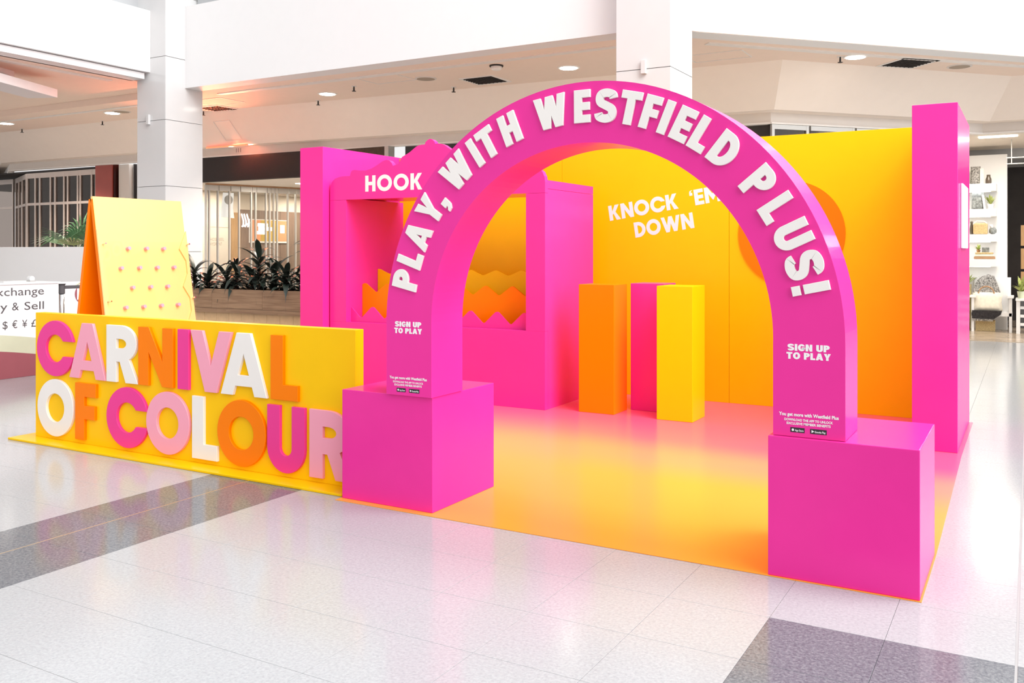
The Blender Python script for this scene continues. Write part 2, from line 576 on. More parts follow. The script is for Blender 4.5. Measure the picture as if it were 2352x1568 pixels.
    if ch == 'S':
        P = [(1, .80), (.9, .94), (.5, 1), (.1, .93), (0, .76), (.12, .61), (.5, .51), (.88, .40), (1, .24), (.9, .07), (.5, 0), (.1, .06), (0, .2)]
        tt = t * .96
        Q = [(tt / 2 + u * (w - tt), tt / 2 - .01 + v * (1.02 - tt)) for u, v in P]
        return [[stroke(catmull(Q, 5), tt)]], w
    if ch == ',':
        return [[[(0, .24), (0, 0), (.10, 0), (.10, -.05), (.02, -.12), (.02, -.2), (.16, -.18), (.26, -.06), (.27, .05), (.27, .24)]]], .27
    if ch == "'":
        return [[[(0.02, .66), (.22, .66), (.22, .84), (.13, .84), (.14, .92), (.22, .97), (.22, 1.0), (.06, .96), (0.02, .84)]]], .24
    if ch == '!':
        return [[[(0, .32), (t, .32), (t, 1), (0, 1)]], [[(0, 0), (t, 0), (t, .23), (0, .23)]]], t
    return [], .34

def outline_mesh(groups, depth, bevel=0.0, res=1):
    """extruded letter as (verts, faces); front face on z=0 .. back on z=-depth (local)"""
    V, F = [], []
    for g in groups:
        if g[0][0] == 'strip':
            _, L, R_ = g[0]
            n, k = len(V), len(L)
            for zz in (0.0, -depth):
                V += [(x, y, zz) for x, y in L] + [(x, y, zz) for x, y in R_]
            for i in range(k - 1):
                F.append((n + i, n + i + 1, n + k + i + 1, n + k + i))
                if depth > 0:
                    F.append((n + 2 * k + i, n + 3 * k + i, n + 3 * k + i + 1, n + 2 * k + i + 1))
                    F.append((n + i, n + 2 * k + i, n + 2 * k + i + 1, n + i + 1))
                    F.append((n + k + i, n + k + i + 1, n + 3 * k + i + 1, n + 3 * k + i))
            if depth > 0:
                F.append((n, n + k, n + 3 * k, n + 2 * k))
                F.append((n + k - 1, n + 3 * k - 1, n + 4 * k - 1, n + 2 * k - 1))
            continue
        cu = bpy.data.curves.new('outline', 'CURVE')
        cu.dimensions = '2D'
        cu.fill_mode = 'BOTH'
        cu.extrude = max(0.0, depth / 2 - bevel)
        cu.bevel_depth = bevel
        cu.bevel_resolution = 1
        if bevel:
            cu.offset = -bevel
        for loop in g:
            sp = cu.splines.new('POLY')
            sp.points.add(len(loop) - 1)
            for i, p in enumerate(loop):
                sp.points[i].co = (p[0], p[1], 0, 1)
            sp.use_cyclic_u = True
        ob = bpy.data.objects.new('outline', cu)
        C.objects.link(ob)
        dg = bpy.context.evaluated_depsgraph_get()
        me = bpy.data.meshes.new_from_object(ob.evaluated_get(dg))
        n = len(V)
        V += [(v.co.x, v.co.y, v.co.z - depth / 2) for v in me.vertices]
        F += [tuple(i + n for i in p.vertices) for p in me.polygons]
        bpy.data.objects.remove(ob)
        bpy.data.curves.remove(cu)
        bpy.data.meshes.remove(me)
    return V, F

def text_mesh(txt, depth=0.0, off=0.0, spacing=1.0):
    cu = bpy.data.curves.new('text', 'FONT')
    cu.body = txt
    cu.extrude = depth / 2
    cu.offset = off
    cu.size = 1.0
    cu.space_character = spacing
    cu.resolution_u = 3
    ob = bpy.data.objects.new('text', cu)
    C.objects.link(ob)
    dg = bpy.context.evaluated_depsgraph_get()
    me = bpy.data.meshes.new_from_object(ob.evaluated_get(dg))
    V = [(v.co.x, v.co.y, v.co.z - depth / 2) for v in me.vertices]
    F = [tuple(p.vertices) for p in me.polygons]
    bpy.data.objects.remove(ob)
    bpy.data.curves.remove(cu)
    bpy.data.meshes.remove(me)
    return V, F

def place_mesh(V, F, name, m, parent, org, ux, uy, un, sx=1, sy=1, sz=1):
    """local (x,y,z) -> org + x*sx*ux + y*sy*uy + z*sz*un"""
    org, ux, uy, un = Vector(org), Vector(ux), Vector(uy), Vector(un)
    mb = MB()
    mb.add([org + ux * (x * sx) + uy * (y * sy) + un * (z * sz) for x, y, z in V], F)
    return mb.build(name, m, parent)

def fit_text(txt, name, m, parent, org, ux, uy, un, width, cap=None, off=0.02, depth=0.001):
    """flat print, left-bottom at org, scaled to the width (and cap height)"""
    V, F = text_mesh(txt, 0.0, off)
    x0 = min(v[0] for v in V); x1 = max(v[0] for v in V)
    y0 = 0.0; y1 = 0.73
    sx = width / (x1 - x0)
    sy = cap / y1 if cap else sx
    V = [(x - x0, y, 0) for x, y, z in V]
    return place_mesh(V, F, name, m, parent, Vector(org) + Vector(un) * depth, ux, uy, un, sx, sy)

AX, AZ, NF = (1, 0, 0), (0, 0, 1), (0, -1, 0)       # writing that faces the front (-Y)

# ================================================================== FLOOR
TS, GAP = 0.44, 0.0012
fb = MB().box(-34, 14, -3, 32, -0.12, -0.008)
floor = struct('floor', fb, 'grout', 'pale speckled terrazzo tile floor of the mall with dark bands', origin=(0, 0, 0))
BAND_L = [(-4.785, -4.4405), (-4.4345, -3.977)]

def xcols():
    cols = []
    x = -0.050
    while x > -3.9:
        cols.append((x - TS if x - TS > -3.9 or True else x, x)); x -= TS
        if x - TS < -3.98:
            break
    cols = [(max(a, -3.977), b) for a, b in cols]
    if cols[-1][0] > -3.976:
        cols.append((-3.977, cols[-1][0]))
    cols += BAND_L
    x = -4.785
    while x > -30:
        cols.append((x - TS, x)); x -= TS
    x = -0.042
    while x < 8:
        cols.append((x, x + TS)); x += TS
    return [c for c in cols if c[1] - c[0] > 0.02]

fwd = Vector((-math.sin(YAW), math.cos(YAW), 0)); rgt = Vector((math.cos(YAW), math.sin(YAW), 0))
def project(p):
    v = Vector(p) - Vector((0, 0, CAM_H))
    dd = v.dot(fwd)
    if dd < 0.3:
        return None
    return 1176 + 2092 * v.dot(rgt) / dd, 576 - 2092 * v.z / dd, dd

def on_stand(x, y):
    return (-7.0 < x < -0.42 and 4.5 < y < 8.9)

near, rest = [], []
for (xa, xb) in xcols():
    y = 3.763 - 9 * TS
    while y < 26:
        cx_, cy_ = (xa + xb) / 2, y + TS / 2
        dark = (xa > -4.8 and xb < -3.9 and cy_ < 9.6) or (xa > -0.96 and y + TS < 3.80)
        q = project((cx_, cy_, 0))
        vis = q is not None and -260 < q[0] < 2600 and 560 < q[1] < 1850
        if cy_ < 24:
            if not vis or on_stand(cx_, cy_) or cy_ > 16.6:
                rest.append((xa, xb, y, dark, 99))
            else:
                near.append((xa, xb, y, dark, q[2]))
        y += TS
near.sort(key=lambda t: t[4])
rest = near[290:] + rest
near = near[:290]
tile_cache = {}
for (xa, xb, y, dark, _) in near:
    wd = round(xb - xa - GAP, 4)
    key = (wd, dark)
    if key not in tile_cache:
        o = MB().box(-wd / 2, wd / 2, -(TS - GAP) / 2, (TS - GAP) / 2, -0.008, 0).build('tile', 'terrazzo_dark' if dark else 'terrazzo_light', None, bevel=0.0008, origin=(0, 0, 0))
        tile_cache[key] = o.data
    else:
        o = bpy.data.objects.new('tile', tile_cache[key])
        link(o)
    o.parent = floor
    o.location = ((xa + xb) / 2, y + TS / 2, 0)
for dk, nm in ((False, 'terrazzo_light'), (True, 'terrazzo_dark')):
    mb = MB()
    for (xa, xb, y, dark, _) in rest:
        if dark == dk:
            mb.box(xa + GAP / 2, xb - GAP / 2, y + GAP / 2, y + TS - GAP / 2, -0.008, 0)
    if mb.v:
        o = mb.build('far_tiles', nm, floor)
        o['kind'] = 'stuff'
MB().box(-4.4405, -4.4345, -0.2, 9.6, -0.008, 0.0005).build('brass_strip', 'brass', floor)
MB().box(-0.0505, -0.0415, -0.2, 24, -0.008, 0.0).build('expansion_joint', 'joint_grey', floor)

# ================================================================== MALL SHELL
ZC = 4.148
TOPL = [(-27, 15.3), (-20.6, 12.03), (-13.575, 12.15), (-8, 12.55), (-2.99, 12.82), (-0.25, 15.75), (6, 15.75)]
LOWL = [(-27, 15.9), (-20.95, 12.62), (-13.8, 12.72), (-8.2, 13.12), (-3.25, 13.42), (-0.57, 16.35), (6, 16.35)]
FASL = [(-27, 16.15), (-21.05, 12.87), (-13.9, 12.97), (-8.3, 13.37), (-3.36, 13.67), (-0.68, 16.6), (6, 16.6)]
cp = [(-12.36, 10.62), (-12.36, 10.30), (-3.75, 10.30), (-3.50, 10.66), (1.37, 15.75), (-0.25, 15.75), (-2.99, 12.82), (-8, 12.55), (-13.575, 12.15), (-20.6, 12.03), (-27, 15.3), (-27, 10.62)]
struct('ceiling', MB().prism([(x, y, ZC) for x, y in cp], (0, 0, 0), (0, 0, 0.18)), 'ceiling_paint', 'warm beige lowered ceiling of the walkway under the upper floor')
struct('ceiling_left', MB().box(-27, -12.66, -2.5, 10.618, 4.262, 4.36), 'ceiling_paint', 'warm beige ceiling of the left walkway')
mb = MB()
for i in range(len(TOPL) - 1):
    a, b = TOPL[i], TOPL[i + 1]
    c, e = LOWL[i + 1], LOWL[i]
    mb.quad((a[0], a[1], ZC), (b[0], b[1], ZC), (c[0], c[1], 3.56), (e[0], e[1], 3.56))
struct('wall_back', mb, 'slope_paint', 'sloping beige wall band above the shopfronts')
mb = MB()
for i in range(len(LOWL) - 1):
    a, b, c, e = LOWL[i], LOWL[i + 1], FASL[i + 1], FASL[i]
    mb.quad((a[0], a[1], 3.56), (b[0], b[1], 3.56), (c[0], c[1], 3.56), (e[0], e[1], 3.56))
struct('trim_1', mb, 'slope_paint', 'narrow shadowed soffit under the sloping wall')
mb = MB()
for i in range(len(FASL) - 1):
    a, b = Vector(FASL[i] + (0,)), Vector(FASL[i + 1] + (0,))
    t = (b - a).normalized(); n = Vector((-t.y, t.x, 0))
    mb.prism([(a.x, a.y, 3.405), (b.x, b.y, 3.405), (b.x, b.y, 3.57), (a.x, a.y, 3.57)], (0, 0, 0), n * 0.12)
struct('trim_2', mb, 'fascia_paint', 'pale shop number fascia running above the shopfronts')
mb = MB()
for i in range(len(FASL) - 1):
    a, b = Vector(FASL[i] + (0,)), Vector(FASL[i + 1] + (0,))
    t = (b - a).normalized(); n = Vector((t.y, -t.x, 0))
    mb.prism([(a.x, a.y, 3.388), (b.x, b.y, 3.388), (b.x, b.y, 3.412), (a.x, a.y, 3.412)], n * 0.02, n * -0.1)
struct('trim_3', mb, 'trim_light', 'thin white edge strip under the shop number fascia')

# white upper-floor fronts round the void
mb = MB().box(-12.75, -12.31, -3, 9.85, 4.37, 5.36)
struct('wall_left', mb, 'wall_white', 'white upper floor edge on the left of the void')
struct('trim_4', MB().box(-12.70, -12.385, -3, 9.80, 4.262, 4.36), 'wall_white', 'lower white lip under the left upper floor edge')
struct('wall_middle', MB().box(-11.95, -4.0, 10.236, 10.55, ZC - 0.004, 5.47), 'wall_white', 'white upper floor edge between the two columns')
mb = MB()
a, b = Vector((-3.551, 10.627, 0)), Vector((5.2, 19.75, 0))
t = (b - a).normalized(); n = Vector((-t.y, t.x, 0))
mb.prism([(a.x, a.y, ZC - 0.004), (b.x, b.y, ZC - 0.004), (b.x, b.y, 7.2), (a.x, a.y, 7.2)], (0, 0, 0), n * 0.3)
struct('wall_right', mb, 'wall_white', 'white upper floor edge slanting away on the right')
# upper-floor balustrades seen over the edges
struct('trim_5', MB().box(-12.72, -12.60, -3, 9.85, 5.36, 6.6), 'upper_grey', 'grey balustrade panel above the left upper floor edge')
struct('trim_6', MB().box(-11.90, -4.2, 10.45, 10.53, 5.47, 6.6), 'upper_grey', 'grey balustrade panel above the middle upper floor edge')
# pale line on the ceiling parallel to the edge
mb = MB().box(-11.9, -4.0, 10.86, 10.98, ZC - 0.012, ZC)
struct('trim_7', mb, 'trim_light', 'pale strip running along the middle ceiling')
mb = MB()
a2 = Vector((-3.55, 11.28, 0)); b2 = a2 + t * 8
mb.prism([(a2.x, a2.y, ZC), (b2.x, b2.y, ZC), (b2.x + n.x * .12, b2.y + n.y * .12, ZC), (a2.x + n.x * .12, a2.y + n.y * .12, ZC)], (0, 0, -0.012), (0, 0, 0))
struct('trim_8', mb, 'trim_light', 'pale strip running along the right ceiling')
struct('trim_9', MB().box(-13.02, -12.90, 2, 9.6, 4.25, 4.262), 'trim_light', 'pale strip running along the left ceiling')
struct('trim_10', MB().box(-22, -12.7, 11.0, 11.08, ZC - 0.012, ZC), 'trim_light', 'pale ceiling strip beyond the left column')

# columns
def column(x0, x1, y0, y1, label, tagx):
    col = thing('column', ((x0 + x1) / 2, (y0 + y1) / 2, 0), label, None, kind='structure')
    MB().box(x0 + .02, x1 - .02, y0 + .02, y1 - .02, 0, 7.2).build('core', 'joint_grey', col)
    zs = [0, .43, 1.486, 2.535, 3.59, 4.60, 5.62, 7.2]
    g = 0.004
    for a, b in zip(zs[:-1], zs[1:]):
        MB().box(x0 + g, x1 - g, y0, y0 + .018, a + g, b - g).build('panel', 'panel_white', col)
        MB().box(x0 + g, x1 - g, y1 - .018, y1, a + g, b - g).build('panel', 'panel_white', col)
        MB().box(x1 - .018, x1, y0 + g, y1 - g, a + g, b - g).build('panel', 'panel_white', col)
        MB().box(x0, x0 + .018, y0 + g, y1 - g, a + g, b - g).build('panel', 'panel_white', col)
    o = MB().box(tagx - .03, tagx + .03, y0 - .045, y0, 3.53, 3.69).build('wall_lamp', 'grey_board', col, bevel=0.006)
    o['label'] = 'small grey box fixed to the column front'
    return col
column(-12.626, -11.95, 9.85, 10.60, 'square column clad in glossy white panels behind the peg board', -12.33)
column(-4.212, -3.546, 9.85, 10.61, 'square column clad in glossy white panels behind the arch top', -3.86)

# ================================================================== THE CARNIVAL STAND
# --- vinyl
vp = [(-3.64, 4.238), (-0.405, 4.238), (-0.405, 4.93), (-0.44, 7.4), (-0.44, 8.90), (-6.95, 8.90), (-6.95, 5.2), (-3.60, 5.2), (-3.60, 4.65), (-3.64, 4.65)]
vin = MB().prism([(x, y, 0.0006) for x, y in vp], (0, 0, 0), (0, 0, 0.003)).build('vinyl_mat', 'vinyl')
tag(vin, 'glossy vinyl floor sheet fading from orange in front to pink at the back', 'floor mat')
ZV = 0.0036

# --- back wall
bw = thing('backdrop_wall', (-3.7, 8.9, ZV), 'tall yellow backdrop wall lettered in white behind the arch', 'backdrop')
segs = [(-6.60, -4.42), (-4.417, -2.585), (-2.582, -0.785)]
for a, b in segs:
    MB().box(a, b, 8.85, 8.95, ZV, 2.605).build('panel', 'yellow', bw, bevel=0.002)
mb = MB().lathe((-1.988, 8.838, 1.665), [(0.498, 0), (0.498, 0.012)], 64, 'y')
o = mb.build('disc', 'orange', bw)
o['label'] = 'big orange disc fixed to the yellow wall'
ang = math.radians(8.6)
ux = (math.cos(ang), 0, math.sin(ang)); uz = (-math.sin(ang), 0, math.cos(ang))
def line(txt, W, t, cap, org, ux, uz, un, m, parent, depth, sp=0.09, name='letter', bevel=0.0, sxf=1.0, labels=None):
    x = 0.0
    out = []
    for ch in txt:
        if ch == ' ':
            x += 0.34; continue
        g, w = glyph(ch, W, t)
        V, F = outline_mesh(g, depth / cap, bevel / cap)
        mm = m if not isinstance(m, list) else m[len(out) % len(m)]
        off = depth if depth > 0.002 else 0.0012
        o = place_mesh([(vx + x, vy, vz) for vx, vy, vz in V], F, name, mm, parent, Vector(org) + Vector(un) * off, ux, uz, un, cap * sxf, cap, cap)
        out.append(o)
        x += w + sp
    return out, x
line("KNOCK", GEO, .25, .158, (-3.853, 8.85, 1.815), ux, uz, NF, 'print_white', bw, 0.001, sp=.08)
line("'EM", GEO, .25, .158, (-3.853 + ux[0] * .890, 8.85, 1.815 + ux[2] * .890), ux, uz, NF, 'print_white', bw, 0.001, sp=.08)
line("DOWN", GEO, .25, .158, (-3.565, 8.85, 1.636), ux, uz, NF, 'print_white', bw, 0.001, sp=.07, sxf=.94)

# --- wing walls
o = MB().box(-6.925, -6.602, 7.488, 8.95, ZV, 2.62).build('wing_wall', 'pink', bevel=0.004)
tag(o, 'tall pink wing wall at the left end, beside the hook booth', 'wall panel')
w = thing('wing_wall', (-0.615, 8.2, ZV), 'tall pink wing wall closing the right end of the stand', 'wall panel')
MB().box(-0.782, -0.470, 7.482, 8.95, ZV, 2.60).build('panel', 'pink', w, bevel=0.004)
o = MB().box(-0.469, -0.452, 7.80, 8.45, 1.52, 2.02).build('side_board', 'print_white', w, bevel=0.006)
o['label'] = 'white board fixed to the outer side'

# --- hook booth
bo = thing('game_booth', (-5.27, 8.2, ZV), 'pink puppet-theatre style game booth with scalloped header and wave cut-outs', 'game booth')
X0, X1, YB = -6.582, -3.962, 7.58
WX0, WX1, WZ0, WZ1 = -6.36, -4.166, 0.742, 2.045
# front frame pieces
MB().box(X0, X1, YB, YB + .06, ZV, WZ0).build('front_panel', 'pink', bo, bevel=0.002)
MB().box(X0, WX0, YB, YB + .06, WZ0 + .001, WZ1 - .001).build('side_post', 'pink', bo)
MB().box(WX1, X1, YB, YB + .06, WZ0 + .001, WZ1 - .001).build('side_post', 'pink', bo)
half = [(-6.582, 2.046), (-6.582, 2.15), (-6.575, 2.20), (-6.553, 2.245), (-6.513, 2.276), (-6.452, 2.293), (-6.383, 2.299), (-6.306, 2.297), (-6.30, 2.32), (-6.291, 2.342), (-6.276, 2.355), (-6.246, 2.36),
        (-6.171, 2.350), (-6.096, 2.347), (-6.022, 2.362), (-5.949, 2.393), (-5.884, 2.428), (-5.845, 2.441), (-5.811, 2.445), (-5.78, 2.435), (-5.754, 2.410), (-5.736, 2.380),
        (-5.69, 2.390), (-5.655, 2.403), (-5.647, 2.431), (-5.619, 2.466), (-5.57, 2.488), (-5.527, 2.507), (-5.479, 2.538), (-5.445, 2.560), (-5.41, 2.573), (-5.372, 2.578), (-5.336, 2.578), (-5.325, 2.602), (-5.30, 2.622), (-5.272, 2.632)]
full = half + [(2 * -5.272 - x, z) for x, z in half[:-1][::-1]]
MB().prism([(x, YB, z) for x, z in full], (0, 0, 0), (0, 0.06, 0)).build('header_board', 'pink', bo)
line('HOOK', GEO, .235, .168, (-6.099, YB, 2.124), AX, AZ, NF, 'print_white', bo, 0.001, sp=.12, sxf=1.09)
# carcass
MB().box(X0, X0 + .05, YB + .06, 8.60, ZV, 2.16).build('side_wall', 'pink', bo)
MB().box(X1 - .05, X1, YB + .06, 8.66, ZV, 2.085).build('side_wall', 'pink', bo)
MB().box(X1 - .05, X1, YB + .06, 8.66, 2.088, 2.168).build('side_wall', 'pink', bo)
MB().box(WX0 - .03, WX0, YB + .06, 8.60, WZ0 - .05, 2.06).build('inner_wall', 'pink', bo)
MB().box(WX1, WX1 + .03, YB + .06, 8.60, WZ0 - .05, 2.06).build('inner_wall', 'pink', bo)
MB().box(WX0, WX1, YB + .06, 8.60, WZ0 - .12, WZ0 - .10).build('basin_floor', 'orange', bo)
MB().box(X0 + .05, X1 - .05, YB + .06, 8.50, 2.07, 2.10).build('roof_board', 'pink', bo)
def wave(name, m, y, per, xpk, zlo, zhi, zbot, x0=WX0 + .004, x1=WX1 - .004):
    pts = []
    N = 150
    def tri(u):                      # rounded zig-zag, peak at u=0
        u = abs((u + .5) % 1 - .5) * 2
        return 1 - u
    for i in range(N + 1):
        x = x0 + (x1 - x0) * i / N
        v = sum(tri((x - xpk) / per + k * .022) for k in (-3, -2, -1, 0, 1, 2, 3)) / 7
        v = (v - .06) / .88
        pts.append((x, y, zlo + (zhi - zlo) * v))
    pts = [(x0, y, zbot)] + pts + [(x1, y, zbot)]
    MB().prism(pts, (0, 0, 0), (0, .018, 0)).build(name, m, bo)
wave('wave_board', 'pink', 7.665, .307, -4.538, .785, .907, WZ0 - .05)
wave('wave_board', 'orange', 7.85, .309, -4.47, 1.053, 1.150, WZ0 - .05)
wave('wave_board', 'yellow', 8.12, .305, -4.82, 1.245, 1.300, WZ0 - .05)

# --- plinth columns
for nm, m, x0, x1, y0, y1, h, lb in (
        ('display_plinth', 'orange', -3.66, -3.305, 7.68, 7.99, 1.19, 'tall orange square plinth, leftmost of the three'),
        ('display_plinth', 'pink', -3.281, -2.95, 8.02, 8.34, 1.195, 'tall deep pink square plinth standing behind the yellow one'),
        ('display_plinth', 'yellow', -2.89, -2.56, 7.67, 8.012, 1.19, 'tall yellow square plinth, frontmost and rightmost of the three')):
    o = MB().box(x0, x1, y0, y1, ZV, h).build(nm, m, bevel=0.004)
    tag(o, lb, 'plinth', 'plinths for the knock-down game')

# --- arch and its feet
for x0, x1, y0, y1, h, lb in ((-3.628, -2.965, 4.288, 4.972, .662, 'pink cube foot under the left leg of the arch'),
                              (-1.057, -0.412, 4.246, 4.93, .648, 'pink cube foot under the right leg of the arch')):
    o = MB().box(x0, x1, y0, y1, ZV, h).build('arch_foot', 'pink', bevel=0.004)
    tag(o, lb, 'plinth', 'cube feet of the arch')
YA, DA = 4.266, 0.325
ar = thing('entrance_arch', (-2.0, YA + DA / 2, 0.662), 'big pink walk-through arch with raised white lettering round it', 'arch')
oc, ic = (-1.9955, 1.068), (-2.003, 1.098)
orr, irr = 1.3, .958
outer = [(-3.277, .664), (-3.277, .85)] 
ro = 1.2775
N = 72
outer = [(-3.276, .664), (-3.276, 1.04)]
for i in range(N + 1):
    th = math.radians(180 - 180 * i / N)
    outer.append((-1.9975 + 1.2785 * math.cos(th), 1.075 + 1.297 * math.sin(th)))
outer += [(-0.719, 1.04), (-0.719, .650)]
inner = [(-1.038, .650), (-1.038, 1.07)]
for i in range(N + 1):
    th = math.radians(180 * i / N)
    inner.append((-1.9975 + .9600 * math.cos(th), 1.092 + .9655 * math.sin(th)))
inner += [(-2.957, 1.07), (-2.957, .664)]
mb = MB()
no, ni = len(outer), len(inner)
inn = inner[::-1]
assert no == ni
vsx = [(x, YA, z) for x, z in outer] + [(x, YA, z) for x, z in inn] + [(x, YA + DA, z) for x, z in outer] + [(x, YA + DA, z) for x, z in inn]
fs = []
for i in range(no - 1):
    fs.append((i, i + 1, no + i + 1, no + i))
    fs.append((2 * no + i, 3 * no + i, 3 * no + i + 1, 2 * no + i + 1))
    fs.append((i, 2 * no + i, 2 * no + i + 1, i + 1))
    fs.append((no + i, no + i + 1, 3 * no + i + 1, 3 * no + i))
fs.append((0, no, 3 * no, 2 * no))
fs.append((no - 1, 3 * no - 1, 4 * no - 1, 2 * no - 1))
mb.add(vsx, fs)
body = mb.build('arch_body', 'pink', ar)
# raised letters, each standing on the baseline circle
LET = [('P', 167.6), ('L', 161.3), ('A', 154.2), ('Y', 146.0), (',', 141.3), ('W', 132.2), ('I', 124.6), ('T', 119.9), ('H', 112.2), ('W', 99.4), ('E', 90.4), ('S', 83.8), ('T', 77.3), ('F', 71.6), ('I', 67.4), ('E', 62.6), ('L', 57.2), ('D', 50.4), ('P', 39.1), ('L', 31.9), ('U', 24.8), ('S', 17.6), ('!', 12.2)]
RB, CAPA = 1.074, .170
for ch, th in LET:
    g, wdt = glyph(ch, CON, .26)
    V, F = outline_mesh(g, .016 / CAPA, 0 if ch == 'S' else .002 / CAPA)
    a_ = math.radians(th)
    er = Vector((math.cos(a_), 0, math.sin(a_))); et = Vector((math.sin(a_), 0, -math.cos(a_)))
    org = Vector((-2.0, YA - .0155, 1.085)) + er * RB - et * (wdt * CAPA / 2)
    place_mesh(V, F, 'letter', 'offwhite', ar, org, et, er, NF, CAPA, CAPA, CAPA)
# printed panels on both legs (the code square itself is left out)
def leg_print(xc, zt, zs):
    y = YA
    def ctr(txt, W, t, capx, z, width):
        tot = 0
        for ch in txt:
            tot += .34 if ch == ' ' else glyph(ch, W, t)[1] + .07
        k = width / (tot - .07) / capx
        line(txt, W, t, capx, (xc - width / 2, y, z), AX, AZ, NF, 'print_white', ar, .001, sp=.07, name='printed_letter', sxf=k)
    ctr('SIGN UP', CON, .27, .031, zt - .033, .186)
    ctr('TO PLAY', CON, .27, .031, zt - .071, .196)
    fit_text('You get more with Westfield Plus', 'printed_line', 'print_white', ar, (xc - .132, y, zs - .018), AX, AZ, NF, .264, .0155, off=.035)
    fit_text('DOWNLOAD THE APP TO UNLOCK', 'printed_line', 'print_white', ar, (xc - .107, y, zs - .040), AX, AZ, NF, .214, .011, off=.03)
    fit_text('EXCLUSIVE MEMBER BENEFITS', 'printed_line', 'print_white', ar, (xc - .097, y, zs - .057), AX, AZ, NF, .194, .011, off=.03)
    for x0, x1, tx in ((xc - .080, xc - .017, 'App Store'), (xc + .008, xc + .080, 'Google Play')):
        o = MB().box(x0, x1, y - .0012, y, zs - .092, zs - .070).build('store_badge', 'black', ar)
        if tx == 'App Store':
            V = [(math.cos(i * PI / 6) * .0055, math.sin(i * PI / 6) * .006, 0) for i in range(12)]
        else:
            V = [(-.005, -.007, 0), (.007, 0, 0), (-.005, .007, 0)]
        place_mesh(V, [tuple(range(len(V)))], 'badge_mark', 'print_white', o, (x0 + .011, y - .0018, zs - .081), AX, AZ, NF)
        fit_text(tx, 'badge_text', 'print_white', o, (x0 + .020, y - .0014, zs - .0865), AX, AZ, NF, x1 - x0 - .024, .0095, off=.02, depth=.0006)
leg_print(-3.120, 1.094, .776)
leg_print(-0.879, 1.076, .762)

# --- CARNIVAL OF COLOUR sign
sg = thing('letter_sign', (-5.3, 4.5, 0), 'low yellow sign wall with big raised multicoloured letters in two rows', 'sign')
MB().box(-6.945, -3.668, 4.462, 4.542, .016, 1.006).build('sign_board', 'yellow', sg, bevel=0.003)
MB().box(-7.075, -3.65, 4.312, 4.60, .0006, .016).build('base_board', 'yellow', sg, bevel=0.003)
cols = dict(p='magenta', r='rose', w='offwhite', o='orange')
ROW1 = [('C', -6.894, .451, 'p'), ('A', -6.482, .431, 'r'), ('R', -6.038, .347, 'w'), ('N', -5.679, .370, 'o'), ('I', -5.260, .112, 'p'), ('V', -5.128, .400, 'r'), ('A', -4.829, .429, 'w'), ('L', -4.365, .238, 'o')]
ROW2 = [('O', -6.886, .452, 'w'), ('F', -6.411, .248, 'o'), ('C', -6.038, .451, 'p'), ('O', -5.592, .452, 'r'), ('L', -5.112, .246, 'w'), ('O', -4.862, .452, 'o'), ('U', -4.396, .328, 'p'), ('R', -4.028, .345, 'r')]
cn = dict(p='magenta', r='pale pink', w='white', o='orange')
for row, zb, cap in ((ROW1, .522, .424), (ROW2, .050, .436)):
    for ch, x, wd, c in row:
        g, w0 = glyph(ch, GEO, .258)
        if ch == 'C':
            w0 = w0 * .52 * 2 * .97
        V, F = outline_mesh(g, .024 / cap, .002 / cap)
        o = place_mesh(V, F, 'letter', cols[c], sg, (x, 4.4385, zb), AX, AZ, NF, wd / w0, cap, cap)
        o['label'] = '%s raised letter %s' % (cn[c], ch)

# --- peg board A-frame
pb = thing('peg_game_board', (-8.06, 6.3, 0), 'brightly lit yellow A-frame peg board with pink pegs and orange sides behind the sign', 'game board')
k = .162
def px_(z, off=0.0):            # x of the front panel plane at height z
    return -8.0585 + (2.042 - z) * k + off
Y0, Y1 = 5.768, 6.848
nx = Vector((1, 0, k)).normalized()
up = Vector((-k, 0, 1)).normalized()
def panel(mb, pts, t0, t1):     # pts (y,z) on the plane
    mb.prism([(px_(z), y, z) for y, z in pts], nx * t0, nx * t1)
    return mb
panel(MB(), [(Y0, 0.0), (Y1, 0.0), (Y1, 2.04), (Y0, 2.04)], -.03, 0).build('front_panel', 'yellow_lit', pb)
mb = MB()
mb.prism([(-8.0585 - (2.042 - z) * k - .012, y, z) for y, z in [(Y0, 0.0), (Y1, 0.0), (Y1, 2.012), (Y0, 2.012)]], (-.03, 0, 0), (0, 0, 0))
mb.build('back_panel', 'orange', pb)
# orange edging of the panels' near ends and the recessed end board
for sgn in (1, -1):
    mb = MB()
    for z0, z1 in ((0.001, 2.012),):
        xa = (lambda z: px_(z) - .034) if sgn > 0 else (lambda z: -8.0585 - (2.042 - z) * k - .046)
        mb.prism([(xa(z0), Y0, z0), (xa(z0) + .036, Y0, z0), (xa(z1) + .036, Y0, z1), (xa(z1), Y0, z1)], (0, -.004, 0), (0, 0, 0))
    mb.build('edge_strip', 'orange', pb)
MB().prism([(-8.0585 + (2.042 - 0.01) * k - .035, Y0 + .28, 0.01), (-8.0585 - (2.042 - .01) * k - .01, Y0 + .28, .01), (-8.066, Y0 + .28, 1.99)], (0, 0, 0), (0, .02, 0)).build('end_board', 'orange', pb)
zig = [(6.857, 1.71), (6.75, 1.518), (6.823, 1.392), (6.821, 1.254), (6.748, 1.119), (6.822, 0.995), (6.822, 0.858), (6.745, 0.70), (6.82, .56), (6.82, .42), (6.75, .30)]
pr = [(y - .006, z) for y, z in zig]
panel(MB(), [(Y1 + .008, .30)] + [(Y1 + .008, 1.71)] + pr[1:], .0005, .016).build('zigzag_border', 'yellow_lit', pb)
panel(MB(), [(Y0 + Y1 - y, z) for y, z in ([(Y1 + .004, .30)] + [(Y1 + .004, 1.71)] + pr[1:])][::-1], .0005, .016).build('zigzag_border', 'yellow_lit', pb)
